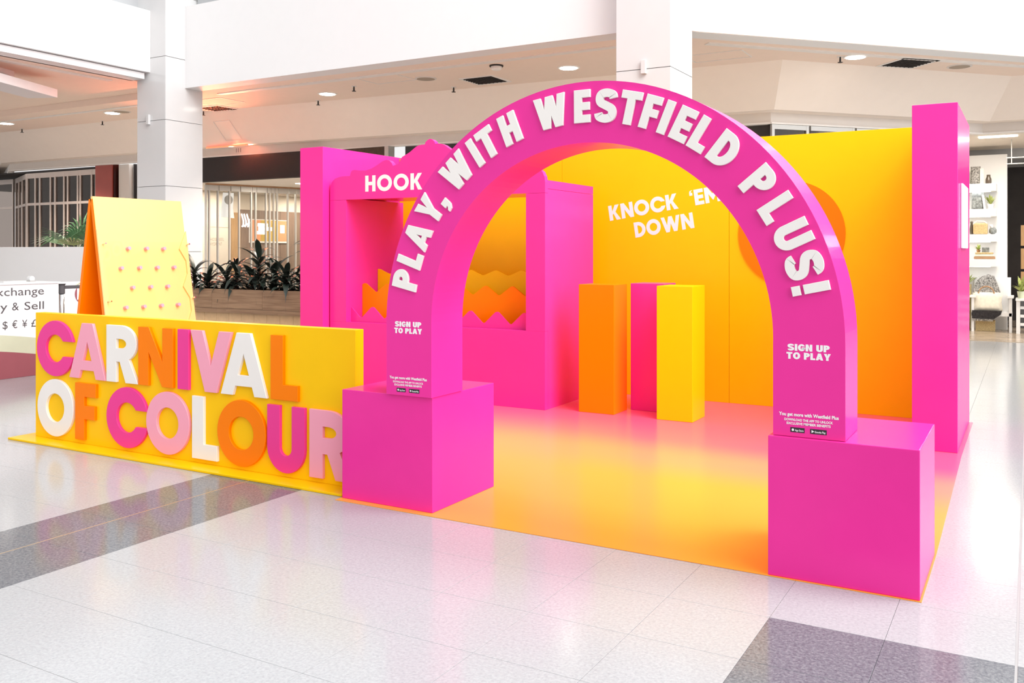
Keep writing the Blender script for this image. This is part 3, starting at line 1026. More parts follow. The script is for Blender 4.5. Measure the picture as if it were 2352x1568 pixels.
panel(MB(), [(5.79, .30), (6.835, .30), (6.835, 1.583), (5.79, 1.583)], .055, .058).build('clear_cover', 'acrylic', pb)
pegs = [(6.102, 1.522), (6.319, 1.521), (6.533, 1.52), (5.994, 1.323), (6.211, 1.324), (6.426, 1.323), (6.64, 1.322), (6.103, 1.126), (6.319, 1.125), (6.531, 1.124), (5.999, .930), (6.212, .929), (6.427, .929), (6.641, .928),
        (6.103, .73), (6.319, .73), (6.531, .73), (5.999, .535), (6.212, .535), (6.427, .535), (6.641, .535)]
for y, z in pegs:
    p = Vector((px_(z), y, z))
    MB().tube([p, p + nx * .042], .0185, 14).build('peg', 'rose', pb)
for y, z in ((5.817, 1.565), (6.843, 1.565), (5.813, .996), (6.843, .992)):
    p = Vector((px_(z), y, z))
    MB().tube([p, p + nx * .064], .008, 10).build('standoff', 'chrome', pb)
#@@PART2

# ================================================================== CEILING FIXTURES
def on_disc(c, r, z0, z1, n=24):
    return MB().lathe(c, [(r, z0), (r, z1)], n)

DL = [((-10.298, 11.794), 'lit recessed downlight in the ceiling above the left wing wall'),
      ((-5.803, 11.838), 'lit recessed downlight in the ceiling left of the arch top column'),
      ((-2.078, 13.111), 'lit recessed downlight in the right ceiling beside a grille'),
      ((-15.313, 11.388), 'lit recessed downlight in the ceiling left of the peg board column'),
      ((-18.476, 11.234), 'lit recessed downlight at the far left of the ceiling')]
for (x, y), lb in DL:
    dl = thing('downlight', (x, y, ZC), lb, 'ceiling light', 'recessed downlights')
    MB().lathe((x, y, ZC), [(.135, -.010), (.150, -.012), (.165, -.004), (.165, 0)], 28).build('trim_ring', 'trim_light', dl)
    on_disc((x, y, ZC), .125, -.016, -.009).build('lens', 'lamp_white', dl)
    ld = bpy.data.lights.new('downlight_beam', 'SPOT')
    ld.energy = 620
    ld.color = (1.0, 0.87, 0.72)
    ld.spot_size = math.radians(118)
    ld.spot_blend = 0.5
    ld.shadow_soft_size = 0.12
    lo = bpy.data.objects.new('downlight_beam', ld)
    lo.location = (0, 0, -.06)
    link(lo)
    lo.parent = dl

for (x, y), rz, lb in (((-13.119, 12.0), 0, 'dark square air grille in the ceiling beside the left column'),
                       ((-7.343, 12.05), 0, 'dark square air grille in the ceiling above the arch left shoulder'),
                       ((-1.504, 13.90), PI / 4, 'dark square air grille in the right ceiling')):
    g = thing('air_grille', (x, y, ZC), lb, 'air vent', 'ceiling air grilles')
    def rot(px, py, pz):
        return (x + px * math.cos(rz) - py * math.sin(rz), y + px * math.sin(rz) + py * math.cos(rz), ZC + pz)
    def rbox(a, b, c, e, z0, z1):
        return MB().prism([rot(a, c, 0), rot(b, c, 0), rot(b, e, 0), rot(a, e, 0)], (0, 0, z0), (0, 0, z1))
    rbox(-.26, .26, -.26, .26, -.004, -.001).build('backing', 'black', g)
    for a, b, c, e in ((-.3, .3, -.3, -.26), (-.3, .3, .26, .3), (-.3, -.26, -.26, .26), (.26, .3, -.26, .26)):
        rbox(a, b, c, e, -.012, 0).build('frame', 'trim_light', g)
    for i in range(7):
        yy = -.21 + i * .07
        rbox(-.26, .26, yy - .006, yy + .006, -.016, -.004).build('slat', 'vent_dark', g)
        rbox(yy - .004, yy + .004, -.26, .26, -.013, -.004).build('slat', 'vent_dark', g)
for (x, y), lb in (((-8.075, 11.499), 'round beige ceiling speaker left of the smoke detector'), ((-0.889, 14.53), 'round beige ceiling speaker at the far right'), ((-15.0, 11.36), 'round beige ceiling speaker beside a downlight on the left')):
    s = thing('ceiling_speaker', (x, y, ZC), lb, 'speaker', 'ceiling speakers')
    MB().lathe((x, y, ZC), [(.14, -.012), (.165, -.010), (.17, 0)], 26).build('rim', 'fascia_paint', s)
    on_disc((x, y, ZC), .14, -.0135, -.0125).build('grille', 'speaker_grille', s)
s = thing('smoke_detector', (-6.631, 11.188, ZC), 'small white smoke detector on the ceiling', 'smoke detector')
MB().lathe((-6.631, 11.188, ZC), [(.05, -.07), (.075, -.055), (.08, -.03), (.08, -.02)], 20).build('head', 'trim_light', s)
MB().lathe((-6.631, 11.188, ZC), [(.10, -.02), (.10, 0)], 20).build('base', 'vent_dark', s)
def sprinkler(x, y, lb, z=ZC):
    s = thing('sprinkler', (x, y, z), lb, 'sprinkler', 'ceiling sprinklers')
    MB().lathe((x, y, z), [(.045, -.006), (.045, 0)], 14).build('rosette', 'trim_light', s)
    MB().lathe((x, y, z), [(.012, -.075), (.014, -.05), (.010, -.006)], 10).build('stem', 'vent_dark', s)
    MB().lathe((x, y, z), [(.034, -.082), (.034, -.076)], 14).build('deflector', 'vent_dark', s)
for (x, y), lb in (((-10.908, 12.25), 'ceiling sprinkler below the downlight above the left wing wall'), ((-8.113, 12.334), 'ceiling sprinkler left of the middle air grille'),
                   ((-13.62, 12.10), 'ceiling sprinkler just below the left air grille'), ((-5.2, 12.40), 'ceiling sprinkler against the arch top column'), ((-2.259, 13.008), 'ceiling sprinkler left of the right downlight'),
                   ((-9.464, 11.475), 'ceiling sprinkler right of the downlight above the left wing wall'), ((-16.446, 12.0), 'ceiling sprinkler below a downlight left of the column'), ((-19.007, 11.9), 'ceiling sprinkler near the far left downlight'),
                   ((-17.0, 9.0), 'ceiling sprinkler under the hanging white beam')):
    sprinkler(x, y, lb, 4.262 if y < 10 else ZC)
def hatch(x0, x1, y0, y1, lb):
    h = thing('access_hatch', ((x0 + x1) / 2, (y0 + y1) / 2, ZC), lb, 'hatch', 'ceiling access hatches')
    MB().box(x0 + .02, x1 - .02, y0 + .02, y1 - .02, ZC - .004, ZC - .001).build('lid', 'ceiling_paint', h)
    for a, b, c, e in ((x0, x1, y0, y0 + .014), (x0, x1, y1 - .014, y1), (x0, x0 + .014, y0 + .014, y1 - .014), (x1 - .014, x1, y0 + .014, y1 - .014)):
        MB().box(a, b, c, e, ZC - .008, ZC).build('frame', 'trim_light', h)
hatch(-9.0, -8.25, 10.98, 11.5, 'flush access hatch in the ceiling left of a speaker')
hatch(-4.1, -3.3, 11.9, 12.4, 'flush access hatch in the ceiling right of the arch top column')
hatch(-12.9, -12.15, 11.15, 11.75, 'flush access hatch in the ceiling beside the left column')
# frame of a hatch on the sloping wall
h = thing('access_hatch', (-13.4, 12.4, 3.9), 'flush access hatch outlined on the sloping wall above shop number', 'hatch')
def sl(x, u):      # point on the sloping wall, u 0 top .. 1 bottom
    yt = 12.15 + (x + 13.575) * .0717
    return Vector((x, yt + u * .57, ZC - u * .588))
nrm = Vector((0, -.588, -.57)).normalized()
for a, b in (((-13.6, .3), (-13.2, .3)), ((-13.6, .86), (-13.2, .86)), ((-13.6, .3), (-13.6, .86)), ((-13.2, .3), (-13.2, .86))):
    p, q = sl(*a) + nrm * .003, sl(*b) + nrm * .003
    MB().beam(p, q, .012, .006, nrm).build('frame', 'trim_light', h)
# shop number and the red lit strip
st = fit_text('111', 'shop_number', 'text_grey', None, (-13.66, 12.955, 3.447), AX, AZ, NF, .13, .085, off=.01)
tag(st, 'shop number 111 in thin dark digits on the fascia', 'shop number')
rs = thing('light_strip', (-13.65, 12.70, 3.535), 'thin glowing red light strip along the lower edge of the sloping wall', 'light')
MB().box(-14.2, -13.1, 12.675, 12.70, 3.530, 3.552).build('tube', 'lamp_red', rs)
MB().box(-14.22, -13.08, 12.70, 12.715, 3.525, 3.558).build('channel', 'trim_light', rs)
ld = bpy.data.lights.new('ceiling_tint', 'AREA')  # red lamp added at the strip, aimed to tint the ceiling salmon
ld.shape = 'RECTANGLE'; ld.size = 1.1; ld.size_y = .03; ld.energy = 75; ld.spread = math.radians(104); ld.color = (1.0, .22, .10)
lo = bpy.data.objects.new('ceiling_tint', ld)
lo.location = (0, -.06, .0)
lo.rotation_euler = (math.radians(-90), 0, math.radians(28))
link(lo); lo.parent = rs

# ================================================================== HANGING BEAM AT FAR LEFT
A = Vector((-13.47, 9.02, 3.94)); dv = Vector((-.391, .921, 0)); ln = Vector((-.921, -.391, 0))
hb = thing('hanging_beam', tuple(A), 'white hanging beam end pointing in from the far left under the ceiling', 'beam')
mb = MB(); B = A - dv * 5.5
mb.prism([A, B, B + ln * .5, A + ln * .5], (0, 0, 0), (0, 0, .13)); mb.build('beam_box', 'wall_white', hb)
mb = MB(); A2 = A - dv * .55 + ln * .35 ; B2 = A2 - dv * 5
mb.prism([A2, B2, B2 + ln * .4, A2 + ln * .4], (0, 0, .13), (0, 0, .32)); mb.build('hanger_box', 'grey_board', hb)

# ================================================================== LEFT SHOP WITH FOLDING GLASS DOORS
struct('wall_shop_left_back', MB().box(-28, -16.9, 17.6, 17.8, 0, 3.6), 'shop_dark', 'dark back wall inside the left shop')
struct('ceiling_shop_left', MB().box(-28, -17.2, 13.2, 17.6, 3.36, 3.40), 'shop_dark', 'dark ceiling inside the left shop')
struct('wall_shop_left_side', MB().box(-17.36, -17.2, 13.15, 17.6, 0, 3.36), 'shop_dark', 'dark side wall inside the left shop')
def glazed_run(name, label, P, Q, posts, z0, z1, ztr, frame, glass, wpost=.045, group=None, head=.12, depth=.05):
    """posts: list of (s0,s1) spans of panes along P->Q (metres)"""
    P, Q = Vector(P), Vector(Q)
    t = (Q - P).normalized(); nn = Vector((t.y, -t.x, 0))
    g = thing(name, ((P.x + Q.x) / 2, (P.y + Q.y) / 2, z0), label, 'glass doors', group)
    done = []
    for s0, s1 in posts:
        a, b = P + t * s0, P + t * s1
        for sv in (s0, s1):
            if any(abs(sv - q_) < wpost * .9 for q_ in done):
                continue
            done.append(sv)
            c = P + t * sv
            mb = MB()
            mb.prism([c - t * wpost / 2 - nn * depth / 2, c + t * wpost / 2 - nn * depth / 2, c + t * wpost / 2 + nn * depth / 2, c - t * wpost / 2 + nn * depth / 2], (0, 0, z0), (0, 0, z1))
            mb.build('post', frame, g)
        def rail(za, zb_):
            mb = MB()
            aa, bb = a + t * wpost / 2, b - t * wpost / 2
            mb.prism([aa - nn * depth * .45, bb - nn * depth * .45, bb + nn * depth * .45, aa + nn * depth * .45], (0, 0, za), (0, 0, zb_))
            mb.build('rail', frame, g)
        rail(z1 - head, z1)
        rail(z0, z0 + .1)
        zz = [z0 + .1, z1 - head]
        if ztr:
            rail(ztr - .03, ztr + .03)
            zz = [z0 + .1, ztr - .03, ztr + .03, z1 - head]
        for i in range(0, len(zz), 2):
            mb = MB()
            aa, bb = a + t * wpost / 2, b - t * wpost / 2
            mb.prism([aa - nn * .004, bb - nn * .004, bb + nn * .004, aa + nn * .004], (0, 0, zz[i]), (0, 0, zz[i + 1]))
            mb.build('pane', glass, g)
    return g
xs = [-20.692, -20.379, -20.203, -19.80, -19.627, -19.297, -19.161, -18.799, -18.705, -18.305, -18.153]
sp = [(a + 20.72, b + 20.72) for a, b in zip(xs[:-1], xs[1:])]
glazed_run('folding_doors', 'folding glass doors with pale bronze frames behind the palm', (-20.72, 13.1, 0), (-18.1, 13.1, 0), sp, 0, 3.33, 2.60, 'champagne_alu', 'glass_smoke')
glazed_run('folding_doors', 'narrow angled leaf stack of the folding glass doors at the corner', (-22.45, 13.9, 0), (-20.76, 13.12, 0), [(.05, .55), (.62, 1.15), (1.22, 1.8)], 0, 3.33, 2.60, 'champagne_alu', 'glass_smoke')
glazed_run('folding_doors', 'folding glass doors at the far left picture edge', (-26.5, 14.0, 0), (-22.5, 13.92, 0), [(.1, 1.2), (1.3, 2.3), (2.4, 2.9), (3.0, 3.9)], 0, 3.33, 2.60, 'champagne_alu', 'glass_smoke')
rp = thing('red_pillar', (-17.75, 13.2, 0), 'dull red panelled pillar between the folding doors and the white column', 'pillar')
MB().box(-18.06, -17.50, 13.0, 13.5, 0, 3.40).build('front_panel', 'red_panel', rp)
MB().box(-17.497, -17.42, 13.03, 13.5, 0, 3.40).build('side_panel', 'glass_smoke', rp)
struct('wall_shop_left_pier', MB().box(-17.40, -17.06, 13.10, 13.3, 0, 3.39), 'fascia_paint', 'narrow pale pier beside the red pillar')
struct('window_1', MB().box(-17.05, -16.0, 13.20, 13.24, 0, 3.39), 'grey_board', 'narrow pale glazed strip beside the white column')
MB().box(-16.985, -16.93, 13.16, 13.20, 0, 3.39).build('mullion', 'charcoal', bpy.data.objects['window_1'])
# dim things inside the left shop
for x, y, z0, z1, w_, lb in ((-20.0, 14.6, 0, 1.75, .5, 'pale draped table seen dimly through the folding doors behind the palm'), (-19.35, 14.2, 0, 1.7, .45, 'white draped stand seen through the folding doors next to the peg board'), (-22.6, 14.9, 0, 1.85, .5, 'pile of white boxes seen through the far left folding doors')):
    t_ = thing('draped_stand', (x, y, 0), lb, 'shop display', 'displays inside the dark shop')
    MB().box(x - w_ / 2, x + w_ / 2, y - .2, y + .2, z0, z1 - .35).build('base', 'dark_grey', t_)
    MB().box(x - w_ / 2 + .03, x + w_ / 2 - .06, y - .18, y + .18, z1 - .35, z1).build('cover', 'print_white', t_, bevel=.03)

# ================================================================== SHOP 111
struct('trim_11', MB().box(-14.82, -11.55, 12.99, 13.13, 2.90, 3.388), 'charcoal', 'wide dark charcoal sign band above the shop 111 doors')
struct('trim_12', MB().box(-11.55, -10.12, 13.16, 13.3, 2.6, 3.388), 'dark_brown', 'dark brown timber band above the wing wall')
struct('trim_13', MB().box(-10.12, -10.03, 13.12, 13.3, 0, 3.388), 'alu', 'pale grey post beside the brown timber band')
struct('wall_shop_dark', MB().box(-10.12, -3.4, 13.75, 13.85, 0, 3.75), 'shop_dark', 'dark shopfront glass wall behind the stand')
SX = -16.6
struct('wall_shop_side', MB().box(SX - .12, SX, 13.25, 20, 0, 3.2), 'shop_cream', 'cream side wall inside shop 111')
struct('wall_shop_end', MB().box(SX, -10.2, 20, 20.12, 0, 3.2), 'shop_cream', 'cream end wall inside shop 111')
struct('wall_shop_hall', MB().box(-10.4, -10.28, 13.35, 20, 0, 3.2), 'shop_cream', 'cream side wall of the entrance to shop 111')
struct('ceiling_shop', MB().box(SX, -10.28, 13.14, 20, 2.90, 2.98), 'shop_cream', 'warm lit low ceiling inside shop 111')
MB().beam((-14.80, 13.22, 2.885), (-13.4, 17.4, 2.885), .10, .03).build('door_track', 'cane', bpy.data.objects['ceiling_shop'])
for x, y, e, wh in ((-15.7, 15.0, 42, 'behind the left doors'), (-15.7, 17.6, 55, 'above the advert screen'), (-13.0, 14.3, 70, 'at the entrance by the wing wall'), (-12.8, 17.0, 26, 'deep inside by the end wall')):
    p = thing('panel_light', (x, y, 2.90), 'flush panel light in the ceiling of shop 111, ' + wh, 'ceiling light', 'panel lights of shop 111')
    MB().box(x - .25, x + .25, y - .12, y + .12, 2.889, 2.899).build('diffuser', 'lamp_tube', p)
    ld = bpy.data.lights.new('panel_glow', 'AREA'); ld.shape = 'RECTANGLE'; ld.size = .5; ld.size_y = .24; ld.energy = e; ld.color = (1, .88, .74)
    lo = bpy.data.objects.new('panel_glow', ld); lo.location = (0, 0, -.03); link(lo); lo.parent = p
PA, PB = (-14.82, 13.2, 0), (-13.42, 17.34, 0)
L_ = 2.185
sp = [(-.0 + .02, .09), (.09, .277), (.29, .533), (.55, .747), (.765, 1.02), (1.03, 1.12), (1.13, 1.36), (1.375, 1.45), (1.46, 1.545), (1.555, 1.625), (1.645, 1.88), (1.90, 2.07), (2.09, 2.5), (2.52, 3.0), (3.02, 3.6)]
glazed_run('sliding_doors', 'row of tall aluminium framed sliding glass doors of shop 111', PA, PB, sp, 0, 2.865, None, 'alu', 'glass', wpost=.028, head=.11, depth=.05)
ww = thing('wood_panelling', (SX + .03, 16.8, 0), 'wood veneer panelling on the shop 111 side wall', 'wall panel')
ys = [15.57, 15.86, 16.2, 16.7, 17.2, 17.75, 18.3, 18.9]
for i in range(len(ys) - 1):
    MB().box(SX + .002, SX + .03, ys[i] + .003, ys[i + 1] - .003, 0, 2.42 if i == 0 else 2.5).build('panel', 'wood_orange' if i == 0 else 'wood_wall', ww)
cd = thing('hydrant_cupboard', (SX + .02, 14.9, 0), 'cream hose reel and hydrant cupboard seen through the left doors', 'cupboard')
for z0, z1 in ((0, 2.05), (2.058, 2.85)):
    MB().box(SX + .002, SX + .025, 14.35, 15.55, z0, z1).build('door', 'shop_cream', cd)
for tx, zz in (('HOSE REEL', 1.735), ('HYDRANT', 1.625)):
    fit_text(tx, 'lettering', 'speaker_grille', cd, (SX + .025, 14.92, zz), (0, 1, 0), AZ, (1, 0, 0), .42 if tx == 'HOSE REEL' else .36, .075, off=.0)
sc = thing('menu_screen', (SX + .05, 16.7, 1.7), 'glowing ochre and coral advert screen on the wood wall', 'screen')
MB().box(SX + .031, SX + .06, 16.12, 17.42, 1.70, 2.28).build('housing', 'print_white', sc)
MB().box(SX + .061, SX + .064, 16.15, 16.48, 1.74, 2.26).build('picture', 'screen_coral', sc)
MB().box(SX + .061, SX + .064, 16.482, 17.10, 1.74, 2.26).build('picture', 'screen_ochre', sc)
MB().box(SX + .061, SX + .064, 17.102, 17.40, 1.74, 2.26).build('picture', 'screen_coral', sc)
for y0, y1, z0, z1 in ((16.38, 16.72, 2.10, 2.18), (16.40, 16.86, 2.00, 2.09), (16.36, 16.62, 1.91, 1.99), (17.15, 17.3, 1.95, 2.15)):
    MB().box(SX + .065, SX + .067, y0, y1, z0, z1).build('text_block', 'neon_white', sc)
ns = thing('neon_sign', (SX + .05, 16.0, 2.1), 'glowing white looped neon sign on the wood wall', 'sign')
for off in (0, .08, .17):
    pts = [(SX + .05, 15.9 + off + .03 * math.sin(t_ * 5), 2.08 + .36 * t_ - .05 * (t_ > .9)) for t_ in [i / 14 for i in range(15)]]
    MB().tube(pts, .016, 6).build('tube', 'neon_white', ns)
MB().tube([(SX + .05, 15.88, 2.09), (SX + .05, 16.0, 2.12), (SX + .05, 16.14, 2.2)], .016, 6).build('tube', 'neon_white', ns)
# hanging round-hole poster just behind the doors
hp = thing('hanging_poster', (-14.95, 13.98, 2.25), 'white hanging poster with a round grey spot behind the left doors', 'poster')
def Pp(s, z, o=0.0):
    return (-14.95 - o + s * .32, 13.75 + s * .95, z)
mb = MB(); mb.prism([Pp(0.0, 2.22), Pp(.30, 2.20), Pp(.27, 2.42), Pp(.29, 2.74), Pp(.05, 2.74), Pp(.02, 2.45)], (0, 0, 0), (-.012, .004, 0)); mb.build('sheet', 'poster_white', hp)
mb = MB(); mb.prism([Pp(.165 + .095 * math.cos(i * PI / 12), 2.59 + .10 * math.sin(i * PI / 12), -.006) for i in range(24)], (0, 0, 0), (.004, -.001, 0)); mb.build('spot', 'grey_board', hp)
for s_ in (.07, .27):
    MB().tube([Pp(s_, 2.735, .006), Pp(s_, 2.90, .006)], .004, 6).build('cord', 'alu', hp)

# ================================================================== RIGHT: SLANTED GLASS SHOPFRONT
a, b = Vector((-3.36, 13.70, 0)), Vector((-0.72, 16.6, 0))
ll = (b - a).length
glazed_run('shop_glazing', 'grey tinted shop glazing seen above the yellow wall', (a.x, a.y, 0), (b.x, b.y, 0), [(.02, .62), (.66, 1.45), (1.49, 2.3), (2.34, 2.95)], 0, 3.385, 2.55, 'alu', 'glass_smoke', head=.07)
struct('wall_shop_mid', MB().prism([(-5.0, 15.6, 0), (-2.2, 18.6, 0), (-2.2, 18.6, 3.4), (-5.0, 15.6, 3.4)], (0, 0, 0), (-.1, .1, 0)), 'upper_grey', 'grey back wall behind the slanted shop glazing')
struct('ceiling_shop_mid', MB().prism([(-3.3, 13.8, 3.40), (-1.3, 16.0, 3.40), (-2.2, 18.6, 3.40), (-5.0, 15.6, 3.40)], (0, 0, 0), (0, 0, .05)), 'upper_grey', 'grey ceiling behind the slanted shop glazing')
for i in range(2):
    o = MB().box(-3.0 + i * .9, -2.5 + i * .9, 15.4 + i * .9, 15.5 + i * .9, 3.34, 3.40).build('strip_light', 'lamp_tube')
    tag(o, ['glowing strip light behind the slanted glazing, nearer the arch', 'glowing strip light behind the slanted glazing, nearer the right wing wall'][i], 'ceiling light', 'strip lights behind the glazing')

# ================================================================== RIGHT HOMEWARES SHOP
struct('wall_shop_right_back', MB().box(-2.0, 4.5, 22.4, 22.5, 0, 3.6), 'shop_dark', 'dark back wall of the homewares shop')
struct('wall_shop_right_side', MB().box(-2.1, -2.0, 17.0, 22.4, 0, 3.6), 'shop_cream', 'cream side wall of the homewares shop')
struct('ceiling_shop_right', MB().box(-2.0, 4.5, 16.72, 22.4, 3.50, 3.56), 'shop_cream', 'cream ceiling of the homewares shop')
struct('trim_14', MB().box(-2.0, 4.5, 20.3, 22.4, 3.30, 3.5), 'upper_grey', 'grey ceiling drop inside the homewares shop')
struct('floor_shop_right', MB().box(-1.9, 4.5, 17.05, 22.4, 0.0005, 0.008), 'shop_floor', 'brown timber floor of the homewares shop')
for x, y, e, wh in ((-.5, 18.0, 55, 'above the white armchair'), (1.5, 18.0, 45, 'off to the right')):
    p = thing('panel_light', (x, y, 3.5), 'flush panel light in the homewares shop ceiling ' + wh, 'ceiling light', 'panel lights of the homewares shop')
    MB().box(x - .3, x + .3, y - .12, y + .12, 3.488, 3.499).build('diffuser', 'lamp_tube', p)
    ld = bpy.data.lights.new('panel_glow', 'AREA'); ld.shape = 'RECTANGLE'; ld.size = .6; ld.size_y = .24; ld.energy = e; ld.color = (1, .90, .77)
    lo = bpy.data.objects.new('panel_glow', ld); lo.location = (0, 0, -.03); link(lo); lo.parent = p
du = thing('display_unit', (-.8, 19.75, 0.008), 'tall white display unit with open shelves in the homewares shop', 'shelf unit')
MB().box(-1.6, -.39, 19.6, 19.85, 0.008, 3.33).build('back_panel', 'wall_white', du)
SH = [2.757, 2.284, 1.811, 1.345]
for z in SH:
    MB().box(-1.6, -.56, 19.12, 19.6, z - .14, z).build('shelf', 'wall_white', du, bevel=.004)
    MB().box(-1.5, -.66, 19.2, 19.35, z - .147, z - .141).build('shelf_light', 'lamp_tube', du)
def cushion(name, x, y, z, w_, h_, t_, m, label, cat='cushion', tilt=0.1):
    mb = MB(); n = 10
    vs_, fs_ = [], []
    for sgn in (-1, 1):
        for i in range(n + 1):
            for j in range(n + 1):
                u, v = i / n * 2 - 1, j / n * 2 - 1
                bul = (max(0, (1 - u ** 4) * (1 - v ** 4))) ** .5
                vs_.append((x + u * w_ / 2 * (1 - .08 * (1 - abs(v))), y + sgn * t_ / 2 * bul + (v + 1) / 2 * h_ * tilt, z + (v + 1) / 2 * h_))
    k_ = (n + 1) ** 2
    for s in (0, 1):
        for i in range(n):
            for j in range(n):
                q = s * k_ + i * (n + 1) + j
                fs_.append((q, q + 1, q + n + 2, q + n + 1))
    mb.add(vs_, fs_)
    o = mb.build(name, m, smooth=True)
    tag(o, label, cat)
    return o
YS = 19.30
cushion('cushion', -.91, YS, SH[0], .17, .34, .12, 'cushion_pattern', 'small black and white patterned cushion on the top shelf', tilt=.15)
o = MB().box(-.835, -.765, YS - .05, YS - .02, SH[0], SH[0] + .29).build('canvas_print', 'linen', bevel=.003); tag(o, 'narrow pale canvas print on the top shelf beside the cushion', 'picture')
o = MB().lathe((-.69, YS - .03, SH[0]), [(.045, 0), (.052, .02), (.05, .09), (.033, .13), (.033, .17)], 16).build('vase', 'vase_brown', smooth=True); tag(o, 'small dark brown vase at the end of the top shelf', 'vase')
cushion('cushion', -.875, YS, SH[1], .21, .36, .14, 'grey_fabric', 'grey patterned cushion on the second shelf', tilt=.12)
o = MB().prism([(-.77, YS - .1, SH[1]), (-.735, YS - .1, SH[1]), (-.765, YS - .1, SH[1] + .26), (-.80, YS - .1, SH[1] + .26)], (0, 0, 0), (0, .16, 0)).build('picture_frame', 'print_white'); tag(o, 'white picture frame leaning on the second shelf', 'picture frame')
def bush(name, x, y, z, r, h_, m, label, n=22, pot=None, cat='plant'):
    t_ = thing(name, (x, y, z), label, cat)
    z0 = z
    if pot:
        MB().lathe((x, y, z), [(pot[0] * .75, 0), (pot[0], pot[1]), (pot[0] * .9, pot[1] - .01)], 14).build('pot', pot[2], t_)
        z0 = z + pot[1] - .012
    for i in range(n):
        a_ = rnd.random() * 2 * PI; ti = rnd.uniform(.15, 1.1); l = h_ * rnd.uniform(.6, 1)
        dr = Vector((math.cos(a_) * math.sin(ti), math.sin(a_) * math.sin(ti), math.cos(ti)))
        sd = dr.cross(Vector((0, 0, 1))).normalized() * r * .16
        b0 = Vector((x, y, z0)); b1 = b0 + dr * l * .55 + Vector((0, 0, .01)); b2 = b0 + dr * l - Vector((0, 0, l * .15 * ti))
        MB().add([b0 - sd * .3, b0 + sd * .3, b1 + sd, b1 - sd, b2], [(0, 1, 2, 3), (3, 2, 4)]).build('leaf', m, t_)
    return t_
bush('potted_plant', -.655, YS - .05, SH[1], .12, .24, 'leaf_lime', 'lime green plant in a white pot on the second shelf', 18, (.055, .09, 'print_white'))
o = MB().lathe((-.975, YS, SH[2]), [(.03, 0), (.035, .1), (.02, .2), (.03, .24), (.005, .26)], 12).build('figurine', 'vase_brown', smooth=True); tag(o, 'slim dark figurine at the left of the third shelf', 'figurine')
bk = thing('basket', (-.82, YS, SH[2]), 'woven straw basket on the third shelf', 'basket')
mb = MB(); mb.box(-.945, -.705, YS - .12, YS + .12, SH[2], SH[2] + .21); mb.build('body', 'straw', bk, bevel=.03)
MB().tube([(-.93, YS - .1, SH[2] + .2), (-.88, YS - .11, SH[2] + .245), (-.76, YS - .11, SH[2] + .235), (-.715, YS - .1, SH[2] + .2)], .015, 8).build('handle', 'linen', bk)
bd = thing('figurine', (-.62, YS, SH[2]), 'grey bird shaped ornament at the right of the third shelf', 'figurine')
MB().lathe((-.62, YS, SH[2]), [(.02, 0), (.06, .03), (.065, .08), (.045, .12), (.02, .14)], 14).build('bird_body', 'grey_fabric', bd, smooth=True)
MB().tube([(-.63, YS - .02, SH[2] + .12), (-.645, YS - .03, SH[2] + .165), (-.67, YS - .03, SH[2] + .175)], [.02, .028, .012], 8).build('bird_head', 'print_white', bd)
for i, (zz, hh, m_, lb) in enumerate(((SH[3], .05, 'cane', 'brown folded blanket at the bottom of the stack on the lowest shelf'), (SH[3] + .051, .04, 'linen', 'cream folded blanket in the middle of the stack on the lowest shelf'), (SH[3] + .092, .035, 'straw', 'straw tray on top of the blankets on the lowest shelf'))):
    o = MB().box(-.93 + i * .01, -.58 - i * .015, YS - .14, YS + .12, zz, zz + hh).build('folded_blanket' if i < 2 else 'tray', m_, bevel=.012); tag(o, lb, 'blanket' if i < 2 else 'tray')
bush('potted_plant', -.86, YS, SH[3] + .128, .1, .15, 'leaf_lime', 'small lime plant on the straw tray', 14, (.035, .05, 'terracotta'))
o = MB().box(-.80, -.68, YS - .05, YS + .05, SH[3] + .128, SH[3] + .22).build('gift_box', 'grey_fabric', bevel=.004); tag(o, 'small blue grey box on the straw tray', 'box')
# white armchair with throw and cushion
YC = 18.95
ch = thing('armchair', (-.64, YC + .25, .008), 'white timber armchair draped with a throw in front of the display unit', 'chair')
for x_, y_ in ((-.94, YC), (-.325, YC), (-.94, YC + .5), (-.325, YC + .5)):
    MB().box(x_ - .022, x_ + .022, y_, y_ + .045, .008, .63).build('leg', 'wall_white', ch)
MB().box(-.96, -.30, YC, YC + .55, .30, .36).build('seat', 'wall_white', ch)
for x_ in (-.94, -.325):
    MB().box(x_ - .05, x_ + .05, YC - .03, YC + .56, .635, .67).build('armrest', 'wall_white', ch)
MB().prism([(-.94, YC + .46, .36), (-.325, YC + .46, .36), (-.325, YC + .60, 1.0), (-.94, YC + .60, 1.0)], (0, 0, 0), (0, .04, 0)).build('backrest', 'wall_white', ch)
th = thing('throw_blanket', (-.72, YC + .2, .37), 'black and white patterned throw draped over the white armchair', 'blanket')
pts_b = [(-.885, .60), (-.92, .70), (-.95, .78), (-.90, .92), (-.82, 1.02), (-.70, 1.06), (-.60, 1.03), (-.55, .90), (-.50, .76), (-.47, .60), (-.48, .42), (-.885, .42)]
MB().prism([(x_, YC + .30 + (z_ - .4) * .2, z_) for x_, z_ in pts_b], (0, 0, 0), (0, .05, 0)).build('back_drape', 'cushion_pattern', th, bevel=.01)
MB().prism([(-.95, YC - .035, .25), (-.60, YC - .035, .24), (-.48, YC - .035, .33), (-.46, YC - .035, .40), (-.95, YC - .035, .40)], (0, 0, 0), (0, .03, 0)).build('front_drape', 'cushion_black', th)
MB().box(-.93, -.48, YC, YC + .42, .365, .385).build('seat_drape', 'cushion_black', th)
sb = MB()
for i in range(16):
    x_ = -.95 + i * .022
    sb.box(x_, x_ + .012, YC - .038, YC - .03, .205, .245)
sb.build('fringe', 'cushion_pattern', th)
